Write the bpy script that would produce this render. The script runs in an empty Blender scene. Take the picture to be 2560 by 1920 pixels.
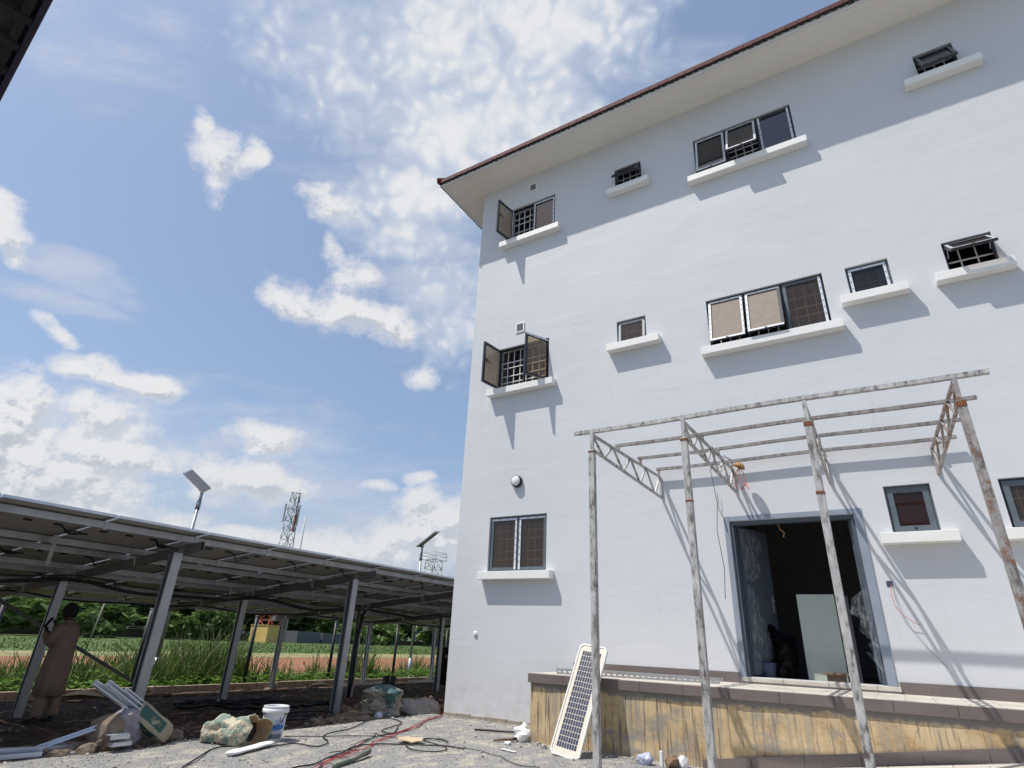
import bpy, math, random
from math import sin, cos, pi, radians, sqrt
from mathutils import Vector, Matrix, noise as mnoise

S = bpy.context.scene
COL = S.collection
R_ = random.Random(7)

# ------------------------------------------------------------------ camera
cam_d = bpy.data.cameras.new("camera")
cam = bpy.data.objects.new("camera", cam_d); COL.objects.link(cam)
cam_d.sensor_width = 36.0; cam_d.lens = 1426.13 / 2560 * 36
cam_d.clip_start = 0.05; cam_d.clip_end = 3000
_f = Vector((-0.48819249, 0.76930506, 0.41211385)); _r = Vector((0.85355581, 0.51933194, 0.04167502)); _u = Vector((0.18196308, -0.3721076, 0.91017876))
cam.matrix_world = Matrix(((_r.x, _u.x, -_f.x, 0), (_r.y, _u.y, -_f.y, 0), (_r.z, _u.z, -_f.z, 1.35), (0, 0, 0, 1)))
S.camera = cam
S.render.engine = 'CYCLES'
S.view_settings.view_transform = 'Standard'; S.view_settings.look = 'None'
S.view_settings.exposure = 0.80; S.view_settings.gamma = 1.0
S.cycles.max_bounces = 8; S.cycles.transparent_max_bounces = 24

# ------------------------------------------------------------------ sun
SUN_TO = Vector((-0.325, -0.335, 0.885)).normalized()      # towards the sun
sd = bpy.data.lights.new("sun", 'SUN'); sd.energy = 2.7; sd.angle = radians(0.5); sd.color = (1.0, 0.955, 0.89)
sun = bpy.data.objects.new("sun", sd); COL.objects.link(sun)
sun.rotation_euler = SUN_TO.to_track_quat('Z', 'Y').to_euler(); sun.location = (-4, -6, 20)
sun_el = math.asin(SUN_TO.z); sun_rot = math.atan2(SUN_TO.x, SUN_TO.y)

# ------------------------------------------------------------------ world: physical sky with clouds placed by direction
CUMULUS=[(-0.2524, 0.1343, 0.026, 0.0217, -0.295, 1), (-0.2637, 0.1518, 0.0106, 0.0135, 0.095, 0.9), (-0.2263, 0.1364, 0.0146, 0.0139, 0.076, 0.9), (-0.254, 0.1152, 0.0144, 0.0165, -0.306, 0.7), (-0.4, 0.0785, 0.0183, 0.0412, 0.402, 1.2), (-0.3926, 0.0608, 0.0193, 0.0156, -0.383, 1.1), (-0.3689, -0.0086, 0.0158, 0.0098, -0.417, 0.8), (-0.2007, 0.0239, 0.0345, 0.0176, -0.49, 1), (-0.154, 0.0057, 0.0459, 0.0199, -0.372, 1.1), (-0.1229, -0.0014, 0.0216, 0.018, 0.025, 1), (-0.1499, 0.0392, 0.0245, 0.0217, -0.692, 0.75), (-0.1741, 0.0576, 0.0128, 0.0098, -0.696, 0.6), (-0.1743, 0.1043, 0.0222, 0.0109, 0.139, 0.7), (-0.1657, 0.0881, 0.0257, 0.017, -0.13, 0.6), (-0.1006, -0.0432, 0.0161, 0.0111, 0.548, 0.7), (-0.3438, -0.0366, 0.0333, 0.0144, -0.166, 1.1), (-0.3126, -0.0486, 0.0344, 0.0128, -0.367, 1.1), (-0.3838, -0.0575, 0.0208, 0.0172, -0.653, 0.9), (-0.3327, -0.0752, 0.0375, 0.0187, -0.268, 0.85), (-0.3264, -0.1062, 0.0528, 0.0203, -0.241, 1.2), (-0.3737, -0.1225, 0.0824, 0.0312, -0.168, 1.2), (-0.3657, -0.1527, 0.1105, 0.0241, -0.285, 1.1), (-0.3935, -0.1017, 0.0439, 0.0295, -0.049, 1.1), (-0.2258, -0.0944, 0.032, 0.0153, -0.16, 0.95), (-0.2495, -0.1244, 0.0313, 0.0211, -0.215, 1.15), (-0.1013, -0.0446, 0.0166, 0.0103, 0.373, 0.75), (-0.1333, -0.1443, 0.0145, 0.0059, -0.002, 0.75), (-0.0979, -0.1359, 0.0157, 0.0074, 0.009, 0.85), (-0.0886, -0.1624, 0.0315, 0.0237, 0.009, 1.1), (-0.0749, -0.1804, 0.0464, 0.0325, 0.012, 1.15), (-0.1167, -0.1895, 0.0469, 0.0216, 0.169, 1.0), (-0.1788, -0.1938, 0.0737, 0.0157, -0.115, 0.95), (-0.2386, -0.1794, 0.0497, 0.0121, -0.137, 0.9), (-0.2795, -0.1583, 0.0318, 0.0102, -0.24, 0.6), (-0.3873, -0.0376, 0.014, 0.0049, -0.225, 0.45), (-0.3988, -0.0769, 0.05, 0.035, -0.3, 1.1), (-0.226, -0.128, 0.05, 0.02, -0.33, 1.2)]
ALTO=[(-0.1071, 0.0716, 0.037, 0.0326, 0.034, 0.9),(-0.0728, 0.0123, 0.0381, 0.0518, 0.025, 0.5),(-0.0726, 0.2282, 0.0762, 0.0515, 0.035, 1), (-0.0717, 0.1607, 0.0549, 0.0453, 0.033, 1.1), (-0.0971, 0.1077, 0.0463, 0.0427, 0.036, 1.05), (-0.0875, 0.0313, 0.0278, 0.0217, 0.028, 0.5), (-0.1546, 0.2002, 0.069, 0.0458, -0.444, 0.55), (-0.1336, 0.097, 0.0475, 0.0224, 0.042, 0.6), (-0.0094, 0.2368, 0.1032, 0.0504, 0.007, 1.05), (-0.0207, 0.1692, 0.0753, 0.0596, 0.016, 1.0), (0.0315, 0.2288, 0.0405, 0.0376, -0.01, 0.6), (-0.0566, 0.1286, 0.0501, 0.0471, 0.027, 0.9)]
VEIL=[(-0.07, 0.17, 0.13, 0.12, 0.0, 0.75),(-0.09, 0.06, 0.06, 0.09, 0.0, 0.8),(0.09, 0.20, 0.05, 0.02, 0.3, 0.6),(-0.3475, 0.0326, 0.0423, 0.0135, -0.469, 0.9), (-0.3628, 0.0176, 0.047, 0.0108, -0.398, 0.8), (-0.2832, 0.2168, 0.0173, 0.0152, -0.45, 0.45), (-0.3222, 0.1982, 0.0687, 0.0417, -0.045, 0.3), (-0.1541, 0.2082, 0.0836, 0.053, -0.533, 0.6), (-0.332, -0.0979, 0.242, 0.0511, -0.136, 0.6), (-0.1802, -0.1686, 0.2306, 0.0533, -0.11, 0.6)]

W = bpy.data.worlds.new("World"); S.world = W; W.use_nodes = True
W.cycles.sampling_method = 'MANUAL'; W.cycles.sample_map_resolution = 256
nt = W.node_tree; nt.nodes.clear()
def wn(t, tree=None, **k):
    n = (tree or nt).nodes.new(t)
    for a, b in k.items(): setattr(n, a, b)
    return n
def lk(a, b, tree=None): (tree or nt).links.new(a, b)
sky = wn('ShaderNodeTexSky', sky_type='NISHITA', sun_disc=False, sun_elevation=sun_el, sun_rotation=sun_rot)
sky.air_density = 1.0; sky.dust_density = 1.6; sky.ozone_density = 1.6; sky.altitude = 0

def field_group(name, blobs, nscale, amp, detail, rough, warp, stretch=1.0, seed=0.0):
    g = bpy.data.node_groups.new(name, 'ShaderNodeTree')
    g.interface.new_socket('P', in_out='INPUT', socket_type='NodeSocketVector')
    g.interface.new_socket('F', in_out='OUTPUT', socket_type='NodeSocketFloat')
    gi = g.nodes.new('NodeGroupInput'); go = g.nodes.new('NodeGroupOutput')
    nz = wn('ShaderNodeTexNoise', g, noise_dimensions='3D'); nz.inputs['Scale'].default_value = nscale * .35; nz.inputs['Detail'].default_value = 2
    mp0 = wn('ShaderNodeMapping', g); mp0.inputs['Location'].default_value = (seed, seed * 2, seed * .3); mp0.inputs['Scale'].default_value = (1, stretch, 1)
    lk(gi.outputs['P'], mp0.inputs['Vector'], g); lk(mp0.outputs[0], nz.inputs['Vector'], g)
    sb = wn('ShaderNodeVectorMath', g, operation='SUBTRACT'); lk(nz.outputs['Color'], sb.inputs[0], g); sb.inputs[1].default_value = (.5, .5, .5)
    sc = wn('ShaderNodeVectorMath', g, operation='SCALE'); lk(sb.outputs[0], sc.inputs[0], g); sc.inputs['Scale'].default_value = warp
    ad = wn('ShaderNodeVectorMath', g, operation='ADD'); lk(gi.outputs['P'], ad.inputs[0], g); lk(sc.outputs[0], ad.inputs[1], g)
    sx = wn('ShaderNodeSeparateXYZ', g); lk(ad.outputs[0], sx.inputs[0], g)
    def mm(op, x, y):
        q = wn('ShaderNodeMath', g, operation=op); lk(x, q.inputs[0], g); lk(y, q.inputs[1], g); return q.outputs[0]
    X, Y = sx.outputs[0], sx.outputs[1]
    U = wn('ShaderNodeCombineXYZ', g); lk(mm('MULTIPLY', X, X), U.inputs[0], g); lk(mm('MULTIPLY', X, Y), U.inputs[1], g); lk(mm('MULTIPLY', Y, Y), U.inputs[2], g)
    V = wn('ShaderNodeCombineXYZ', g); lk(X, V.inputs[0], g); lk(Y, V.inputs[1], g); V.inputs[2].default_value = 1
    prev = None
    for (cx, cy, rx, ry, rot, w) in blobs:      # f = w (1 - q), q the ellipse form
        c_, s_ = cos(rot), sin(rot); A = (c_ / rx) ** 2 + (s_ / ry) ** 2; B = 2 * c_ * s_ * (1 / rx ** 2 - 1 / ry ** 2); C = (s_ / rx) ** 2 + (c_ / ry) ** 2
        d1 = wn('ShaderNodeVectorMath', g, operation='DOT_PRODUCT'); lk(U.outputs[0], d1.inputs[0], g); d1.inputs[1].default_value = (-w * A, -w * B, -w * C)
        d2 = wn('ShaderNodeVectorMath', g, operation='DOT_PRODUCT'); lk(V.outputs[0], d2.inputs[0], g)
        d2.inputs[1].default_value = (w * (2 * A * cx + B * cy), w * (2 * C * cy + B * cx), w - w * (A * cx * cx + B * cx * cy + C * cy * cy))
        f = mm('ADD', d1.outputs['Value'], d2.outputs['Value'])
        if prev is None: prev = f
        else:
            mx = wn('ShaderNodeMath', g, operation='SMOOTH_MAX'); mx.inputs[2].default_value = .2
            lk(prev, mx.inputs[0], g); lk(f, mx.inputs[1], g); prev = mx.outputs[0]
    n2 = wn('ShaderNodeTexNoise', g); n2.inputs['Scale'].default_value = nscale; n2.inputs['Detail'].default_value = detail; n2.inputs['Roughness'].default_value = rough
    lk(mp0.outputs[0], n2.inputs['Vector'], g)
    m2 = wn('ShaderNodeMath', g, operation='MULTIPLY_ADD'); lk(n2.outputs['Fac'], m2.inputs[0], g); m2.inputs[1].default_value = amp; m2.inputs[2].default_value = -amp * .5
    cl = wn('ShaderNodeMath', g, operation='MAXIMUM'); lk(prev, cl.inputs[0], g); cl.inputs[1].default_value = -0.8
    a2 = wn('ShaderNodeMath', g, operation='ADD'); lk(cl.outputs[0], a2.inputs[0], g); lk(m2.outputs[0], a2.inputs[1], g)
    lk(a2.outputs[0], go.inputs['F'], g)
    return g

tc = wn('ShaderNodeTexCoord')
def dotc(v):
    d = wn('ShaderNodeVectorMath', operation='DOT_PRODUCT'); lk(tc.outputs['Generated'], d.inputs[0]); d.inputs[1].default_value = v; return d.outputs['Value']
da = dotc((0.8660254, 0.5, 0)); db = dotc((0.25, -0.4330127, 0.8660254)); dc = dotc((-0.4330127, 0.75, 0.5))
k1 = wn('ShaderNodeMath', operation='ADD'); lk(dc, k1.inputs[0]); k1.inputs[1].default_value = 1.02
pa = wn('ShaderNodeMath', operation='DIVIDE'); lk(da, pa.inputs[0]); lk(k1.outputs[0], pa.inputs[1])
pb = wn('ShaderNodeMath', operation='DIVIDE'); lk(db, pb.inputs[0]); lk(k1.outputs[0], pb.inputs[1])
P = wn('ShaderNodeCombineXYZ'); lk(pa.outputs[0], P.inputs[0]); lk(pb.outputs[0], P.inputs[1])
def use(g, p):
    n = wn('ShaderNodeGroup'); n.node_tree = g; lk(p, n.inputs[0]); return n.outputs[0]
def smooth(x, a, b, lo=0., hi=1.):
    m = wn('ShaderNodeMapRange', interpolation_type='SMOOTHSTEP'); lk(x, m.inputs['Value'])
    m.inputs['From Min'].default_value = a; m.inputs['From Max'].default_value = b; m.inputs['To Min'].default_value = lo; m.inputs['To Max'].default_value = hi
    return m.outputs['Result']
def mathn(op, a, b=None, c=None):
    m = wn('ShaderNodeMath', operation=op)
    for i, v in enumerate((a, b, c)):
        if v is None: continue
        if isinstance(v, (int, float)): m.inputs[i].default_value = v
        else: lk(v, m.inputs[i])
    return m.outputs[0]
def offs(d):
    a = wn('ShaderNodeVectorMath', operation='ADD'); lk(P.outputs[0], a.inputs[0]); a.inputs[1].default_value = d; return a.outputs[0]
def mixc(fac, a, b):
    m = wn('ShaderNodeMix', data_type='RGBA')
    if isinstance(fac, float): m.inputs['Factor'].default_value = fac
    else: lk(fac, m.inputs['Factor'])
    for s, v in ((m.inputs['A'], a), (m.inputs['B'], b)):
        if isinstance(v, tuple): s.default_value = v
        else: lk(v, s)
    return m.outputs['Result']
CB = 3.2
def c4(r, g, b, k=1.): return (r * k, g * k, b * k, 1)
sepz = wn('ShaderNodeSeparateXYZ'); lk(tc.outputs['Generated'], sepz.inputs[0])
hz = mathn('MULTIPLY', smooth(sepz.outputs['Z'], 0.0, .30, 1., 0.), .55)     # hazy air low over the horizon
skyc = wn('ShaderNodeVectorMath', operation='MULTIPLY'); lk(sky.outputs[0], skyc.inputs[0]); skyc.inputs[1].default_value = (.74, .74, .74)
skyb = mixc(.50, skyc.outputs[0], c4(.40, .53, .77, 2.55))
c0 = mixc(hz, skyb, c4(.56, .64, .78, 2.5))
sepp = wn('ShaderNodeSeparateXYZ'); lk(P.outputs[0], sepp.inputs[0])
def near(b, R, mg):
    cx, cy, rx, ry, rot, w = b; k = sqrt(1 + 1 / w); ex = k * sqrt((rx * cos(rot)) ** 2 + (ry * sin(rot)) ** 2) + mg; ey = k * sqrt((rx * sin(rot)) ** 2 + (ry * cos(rot)) ** 2) + mg
    return R[0] < cx + ex and R[1] > cx - ex and R[2] < cy + ey and R[3] > cy - ey
leafn = [0]
def leaf_shader(R):
    leafn[0] += 1; i = leafn[0]
    K = [b for b in CUMULUS if near(b, R, .022)]; A = [b for b in ALTO if near(b, R, .02)]; V = [b for b in VEIL if near(b, R, .022)]
    c = c0
    if V:
        FV = use(field_group('veil%d' % i, V, 17, 2.2, 6, .62, .06, 2.8, 7.7), P.outputs[0]); c = mixc(mathn('MULTIPLY', smooth(FV, -.2, 1.15), .66), c, c4(.74, .79, .88, CB))
    if A:
        FA = use(field_group('alto%d' % i, A, 20, 1.25, 7, .62, .05, 1.3, 3.1), P.outputs[0])
        vor = wn('ShaderNodeTexVoronoi', feature='SMOOTH_F1'); vor.inputs['Scale'].default_value = 95; vor.inputs['Smoothness'].default_value = .9      # small rounded cells
        nzw = wn('ShaderNodeTexNoise'); nzw.inputs['Scale'].default_value = 34; nzw.inputs['Detail'].default_value = 4; lk(P.outputs[0], nzw.inputs['Vector'])
        wv = wn('ShaderNodeVectorMath', operation='MULTIPLY_ADD'); lk(nzw.outputs['Color'], wv.inputs[0]); wv.inputs[1].default_value = (.032, .028, .0); lk(P.outputs[0], wv.inputs[2]); lk(wv.outputs[0], vor.inputs['Vector'])
        FA2 = mathn('ADD', FA, mathn('MULTIPLY_ADD', vor.outputs['Distance'], -1.05, .44))
        cA = mixc(smooth(FA2, .2, 1.35), c4(.66, .76, .90, CB), c4(1.0, 1.0, 1.02, CB))
        c = mixc(mathn('MULTIPLY', smooth(FA2, -.38, .98), .93), c, cA)
    if K:
        B = [b for b in K if b[2] > .019]
        FK = use(field_group('cumulus%d' % i, K, 38, 3.1, 8, .68, .05, 1.15), P.outputs[0])
        if not B: B = K[:1]
        FK2 = use(field_group('bulk%d' % i, B, 38, 3.1, 4, .68, .05, 1.15), offs((-0.004, 0.010, 0)))
        lit = mathn('SUBTRACT', FK, FK2); shade = smooth(lit, -.42, .22); thick = smooth(FK, .0, 1.1)
        g_ = mathn('SUBTRACT', 1.0, mathn('MULTIPLY', mathn('SUBTRACT', 1.0, shade), mathn('MULTIPLY_ADD', thick, .75, .25)))
        low = smooth(sepp.outputs[1], -.06, -.16)
        cK = mixc(g_, c4(.58, .635, .72, CB), c4(.985, .985, 1.0, CB)); cK = mixc(mathn('MULTIPLY', low, .30), cK, c4(.74, .78, .85, CB))
        c = mixc(mathn('MULTIPLY', smooth(FK, -.30, 1.0), .97), c, cK)
    bg = wn('ShaderNodeBackground'); bg.inputs['Strength'].default_value = 0.15; lk(c, bg.inputs['Color']); return bg.outputs[0]
def tree(R, depth):
    def cnt(Q): return sum(near(b, Q, .02) for b in CUMULUS + ALTO + VEIL)
    if cnt(R) <= 5 or depth == 0: return leaf_shader(R)
    best = None
    for ax in (0, 1):
        for f in (.3, .4, .5, .6, .7):
            lo, hi = max(R[2 * ax], (-.45, -.22)[ax]), min(R[2 * ax + 1], (.20, .30)[ax]); t = lo + (hi - lo) * f
            Q1 = list(R); Q1[2 * ax + 1] = t; Q2 = list(R); Q2[2 * ax] = t; n = max(cnt(Q1), cnt(Q2)) + .3 * (cnt(Q1) + cnt(Q2))
            if best is None or n < best[0]: best = (n, ax, t, Q1, Q2)
    _, ax, t, Q1, Q2 = best
    gt = mathn('GREATER_THAN', sepp.outputs[ax], t); ms = wn('ShaderNodeMixShader'); lk(gt, ms.inputs[0]); lk(tree(Q1, depth - 1), ms.inputs[1]); lk(tree(Q2, depth - 1), ms.inputs[2]); return ms.outputs[0]
# split the sky into cells so that each look-up only evaluates the clouds near it
wo = wn('ShaderNodeOutputWorld'); lk(tree([-9, 9, -9, 9], 2), wo.inputs['Surface'])

# ------------------------------------------------------------------ helpers
def tag(o, label=None, cat=None, group=None, kind=None):
    if label: o['label'] = label
    if cat: o['category'] = cat
    if group: o['group'] = group
    if kind: o['kind'] = kind
    return o
def link(o, parent=None):
    COL.objects.link(o)
    if parent is not None:
        o.parent = parent
        if parent.type == 'EMPTY' and parent.parent is None:
            o.matrix_parent_inverse = Matrix.Translation(parent.location).inverted()
    return o
def thing(name, label, cat, loc=(0, 0, 0), group=None):
    o = bpy.data.objects.new(name, None); COL.objects.link(o); o.location = loc
    o.empty_display_size = .1
    return tag(o, label, cat, group)
class MB:
    def __init__(s): s.v = []; s.f = []; s.m = []; s.sm = []
    def add(s, vs, fs, mi=0, M=None, smooth=False):
        b = len(s.v)
        for p in vs:
            p = Vector(p)
            s.v.append(tuple(M @ p) if M is not None else tuple(p))
        for f in fs: s.f.append(tuple(i + b for i in f)); s.m.append(mi); s.sm.append(smooth)
        return s
    def box(s, x0, x1, y0, y1, z0, z1, mi=0, M=None):
        vs = [(x0, y0, z0), (x1, y0, z0), (x1, y1, z0), (x0, y1, z0), (x0, y0, z1), (x1, y0, z1), (x1, y1, z1), (x0, y1, z1)]
        return s.add(vs, [(0, 3, 2, 1), (4, 5, 6, 7), (0, 1, 5, 4), (1, 2, 6, 5), (2, 3, 7, 6), (3, 0, 4, 7)], mi, M)
    def beam(s, p, q, w, h, mi=0, up=(0, 0, 1), M=None):
        p = Vector(p); q = Vector(q); d = (q - p).normalized(); u = Vector(up)
        if abs(d.dot(u)) > .98: u = Vector((0, 1, 0))
        a = d.cross(u).normalized(); b = a.cross(d).normalized()
        vs = []
        for e in (p, q):
            for (i, j) in ((-1, -1), (1, -1), (1, 1), (-1, 1)): vs.append(e + a * i * w / 2 + b * j * h / 2)
        return s.add(vs, [(0, 1, 2, 3), (7, 6, 5, 4), (0, 4, 5, 1), (1, 5, 6, 2), (2, 6, 7, 3), (3, 7, 4, 0)], mi, M)
    def tube(s, pts, r, n=6, mi=0, cap=True, rs=None, M=None):
        pts = [Vector(p) for p in pts]; vs = []; fs = []
        prev = None
        for i, p in enumerate(pts):
            d = (pts[min(i + 1, len(pts) - 1)] - pts[max(i - 1, 0)])
            d = d.normalized() if d.length > 1e-9 else Vector((0, 0, 1))
            if prev is None:
                a = d.cross(Vector((0, 0, 1))) if abs(d.z) < .95 else d.cross(Vector((1, 0, 0)))
            else: a = prev - d * prev.dot(d)
            a.normalize(); prev = a; b = d.cross(a); rr = rs[i] if rs else r
            for k in range(n):
                t = 2 * pi * k / n; vs.append(p + (a * cos(t) + b * sin(t)) * rr)
        for i in range(len(pts) - 1):
            for k in range(n):
                fs.append((i * n + k, i * n + (k + 1) % n, (i + 1) * n + (k + 1) % n, (i + 1) * n + k))
        if cap: fs.append(tuple(range(n))[::-1]); fs.append(tuple((len(pts) - 1) * n + k for k in range(n)))
        return s.add(vs, fs, mi, M, True)
    def lathe(s, prof, n=24, mi=0, M=None, smooth=True):
        vs = []; fs = []
        for (r, z) in prof:
            for k in range(n): t = 2 * pi * k / n; vs.append((r * cos(t), r * sin(t), z))
        for i in range(len(prof) - 1):
            for k in range(n): fs.append((i * n + k, i * n + (k + 1) % n, (i + 1) * n + (k + 1) % n, (i + 1) * n + k))
        return s.add(vs, fs, mi, M, smooth)
    def loft(s, rings, mi=0, close=True, cap=(True, True), smooth=True, M=None):
        n = len(rings[0]); vs = [p for r in rings for p in r]; fs = []
        for i in range(len(rings) - 1):
            for k in range(n if close else n - 1): fs.append((i * n + k, i * n + (k + 1) % n, (i + 1) * n + (k + 1) % n, (i + 1) * n + k))
        if cap[0]: fs.append(tuple(range(n))[::-1])
        if cap[1]: fs.append(tuple((len(rings) - 1) * n + k for k in range(n)))
        return s.add(vs, fs, mi, M, smooth)
    def prism(s, poly, d, mi=0, M=None):      # poly of 3-D points, extruded by vector d
        n = len(poly); d = Vector(d); vs = [Vector(p) for p in poly] + [Vector(p) + d for p in poly]
        fs = [tuple(range(n))[::-1], tuple(range(n, 2 * n))] + [(i, (i + 1) % n, n + (i + 1) % n, n + i) for i in range(n)]
        return s.add(vs, fs, mi, M)
    def rock(s, c, r, rnd, mi=0, flat=.7, n=2):
        import bmesh
        bm = bmesh.new(); bmesh.ops.create_icosphere(bm, subdivisions=n, radius=1)
        o = Vector((rnd.random() * 50, rnd.random() * 50, rnd.random() * 50)); a = rnd.random() * 6.3
        sx = rnd.uniform(.75, 1.3); sy = rnd.uniform(.7, 1.1)
        vs = []
        for v in bm.verts:
            k = 1 + .45 * mnoise.noise(v.co * 1.3 + o) + .16 * mnoise.noise(v.co * 3.5 + o)
            p = v.co * k * r; p = Vector((p.x * sx, p.y * sy, p.z * flat)); p.rotate(Matrix.Rotation(a, 3, 'Z')); vs.append(p + Vector(c))
        s.add(vs, [tuple(v.index for v in f.verts) for f in bm.faces], mi); bm.free(); return s
    def build(s, name, mats, parent=None, bevel=0, mesh_only=False):
        me = bpy.data.meshes.new(name); me.from_pydata([tuple(p) for p in s.v], [], s.f)
        if not isinstance(mats, (list, tuple)): mats = [mats]
        for m in mats: me.materials.append(m)
        me.polygons.foreach_set('material_index', s.m); me.polygons.foreach_set('use_smooth', s.sm)
        me.update()
        if mesh_only: return me
        o = bpy.data.objects.new(name, me); link(o, parent)
        if bevel:
            b = o.modifiers.new('bevel', 'BEVEL'); b.width = bevel; b.segments = 2; b.limit_method = 'ANGLE'; b.angle_limit = radians(50)
        return o

# ------------------------------------------------------------------ materials
def mat_new(name):
    m = bpy.data.materials.new(name); m.use_nodes = True; t = m.node_tree; t.nodes.clear()
    out = t.nodes.new('ShaderNodeOutputMaterial'); b = t.nodes.new('ShaderNodeBsdfPrincipled'); t.links.new(b.outputs[0], out.inputs[0])
    return m, t, b
def nd(t, ty, **k):
    n = t.nodes.new(ty)
    for a, v in k.items():
        if a in n.inputs and not hasattr(n, a): n.inputs[a].default_value = v
        elif hasattr(n, a): setattr(n, a, v)
    return n
def coords(t, scale=(1, 1, 1), obj=False):
    g = t.nodes.new('ShaderNodeTexCoord') if obj else t.nodes.new('ShaderNodeNewGeometry')
    mp = t.nodes.new('ShaderNodeMapping'); mp.inputs['Scale'].default_value = scale
    t.links.new(g.outputs['Object'] if obj else g.outputs['Position'], mp.inputs['Vector']); return mp.outputs[0]
def noise(t, co, scale, detail=5, rough=.6, dist=0.):
    n = t.nodes.new('ShaderNodeTexNoise'); n.inputs['Scale'].default_value = scale; n.inputs['Detail'].default_value = detail
    n.inputs['Roughness'].default_value = rough; n.inputs['Distortion'].default_value = dist; t.links.new(co, n.inputs['Vector']); return n.outputs['Fac']
def ramp(t, x, stops):
    r = t.nodes.new('ShaderNodeValToRGB'); e = r.color_ramp.elements
    while len(e) > 1: e.remove(e[0])
    e[0].position = stops[0][0]; c = stops[0][1]; e[0].color = (c[0], c[1], c[2], 1) if isinstance(c, tuple) else (c, c, c, 1)
    for p, c in stops[1:]:
        n = e.new(p); n.color = (c[0], c[1], c[2], 1) if isinstance(c, tuple) else (c, c, c, 1)
    t.links.new(x, r.inputs[0]); return r.outputs[0]
def mixm(t, f, a, b, mode='MIX'):
    m = t.nodes.new('ShaderNodeMix'); m.data_type = 'RGBA'; m.blend_type = mode
    if isinstance(f, (int, float)): m.inputs['Factor'].default_value = f
    else: t.links.new(f, m.inputs['Factor'])
    for s, v in ((m.inputs['A'], a), (m.inputs['B'], b)):
        if isinstance(v, tuple): s.default_value = (v[0], v[1], v[2], 1)
        else: t.links.new(v, s)
    return m.outputs['Result']
def mth(t, op, a, b=None, c=None):
    m = t.nodes.new('ShaderNodeMath'); m.operation = op
    for i, v in enumerate((a, b, c)):
        if v is None: continue
        if isinstance(v, (int, float)): m.inputs[i].default_value = v
        else: t.links.new(v, m.inputs[i])
    return m.outputs[0]
def bumpn(t, b, h, strength=.3, dist=.01):
    n = t.nodes.new('ShaderNodeBump'); n.inputs['Strength'].default_value = strength; n.inputs['Distance'].default_value = dist
    t.links.new(h, n.inputs['Height']); t.links.new(n.outputs[0], b.inputs['Normal']); return n
def pm(name, col, var=.12, scale=6, rough=.6, metal=0., bump=.15, bscale=60, bdist=.003, stretch=(1, 1, 1), spec=.5, obj=False, col2=None, c2=(.55, .7)):
    m, t, b = mat_new(name); co = coords(t, stretch, obj)
    n = noise(t, co, scale, 6, .62)
    lo = tuple(max(0, c * (1 - var)) for c in col); hi = tuple(min(1, c * (1 + var)) for c in col)
    c = ramp(t, n, [(.3, lo), (.7, hi)])
    if col2:
        n2 = noise(t, co, scale * 1.7, 8, .68); c = mixm(t, ramp(t, n2, [(c2[0], 0.), (c2[1], 1.)]), c, col2)
    t.links.new(c, b.inputs['Base Color'])
    b.inputs['Roughness'].default_value = rough; b.inputs['Metallic'].default_value = metal; b.inputs['Specular IOR Level'].default_value = spec
    if bump: bumpn(t, b, noise(t, co, bscale, 4), bump, bdist)
    return m

# painted render of the facade: faint blotches, trowel undulation
def m_stucco():
    m, t, b = mat_new('painted_render'); co = coords(t)
    c = ramp(t, noise(t, co, .7, 5, .55), [(.3, (.585, .600, .622)), (.7, (.618, .632, .652))])
    cs = coords(t, (.5, 1, 1.0))
    c = mixm(t, ramp(t, noise(t, cs, 2.2, 7, .6), [(.55, 0.), (.8, .35)]), c, (.60, .598, .610))
    dr = ramp(t, noise(t, coords(t, (1, 1, .07)), 7, 5, .6), [(.56, 0.), (.72, .16)]); c = mixm(t, mth(t, 'MULTIPLY', dr, ramp(t, noise(t, co, .9, 3), [(.45, 0.), (.6, 1.)])), c, (.42, .41, .42))
    sep = t.nodes.new('ShaderNodeSeparateXYZ'); t.links.new(co, sep.inputs[0])
    low = t.nodes.new('ShaderNodeMapRange'); low.inputs['From Min'].default_value = .9; low.inputs['From Max'].default_value = 0.; t.links.new(sep.outputs['Z'], low.inputs['Value'])
    dirt = mth(t, 'MULTIPLY', low.outputs[0], ramp(t, noise(t, co, 3.5, 7, .65), [(.42, 0.), (.75, .6)]))
    c = mixm(t, dirt, c, (.40, .36, .32))
    t.links.new(c, b.inputs['Base Color']); b.inputs['Roughness'].default_value = .62; b.inputs['Specular IOR Level'].default_value = .3
    c2 = coords(t, (.45, 1, 1.15))
    h = mth(t, 'ADD', mth(t, 'MULTIPLY', noise(t, c2, 1.5, 4, .5, .6), 1.0), mth(t, 'MULTIPLY', noise(t, co, 11, 3, .5), .05))
    h = mth(t, 'ADD', h, mth(t, 'MULTIPLY', noise(t, co, 120, 2, .5), .006))
    bumpn(t, b, h, .085, .12)
    return m
M_WALL = m_stucco()
M_SILL = pm('sill_paint', (.80, .79, .76), .04, 3, .5, bump=.12, bscale=30, bdist=.004, col2=(.66, .64, .60), c2=(.62, .8))
M_SOFFIT = pm('soffit_paint', (.80, .77, .72), .03, 1.2, .7, bump=.08, bscale=12, bdist=.01)
M_FASCIA = pm('fascia_white', (.70, .70, .70), .06, 3, .5)
M_ROOF = pm('red_roof_tile', (.085, .012, .010), .15, 8, .75, bump=.3, bscale=180, bdist=.003)
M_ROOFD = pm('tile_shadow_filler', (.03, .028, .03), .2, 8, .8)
M_FRAME = pm('navy_grey_window_profile', (.016, .021, .031), .2, 5, .35, bump=.05)
M_FRAME_GREY = pm('grey_primed_window_profile', (.10, .125, .145), .15, 5, .45, bump=.05)
M_FILM = pm('white_protective_film', (.66, .69, .73), .08, 20, .4, bump=.25, bscale=40, bdist=.003, col2=(.42, .47, .55), c2=(.6, .72))
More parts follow.
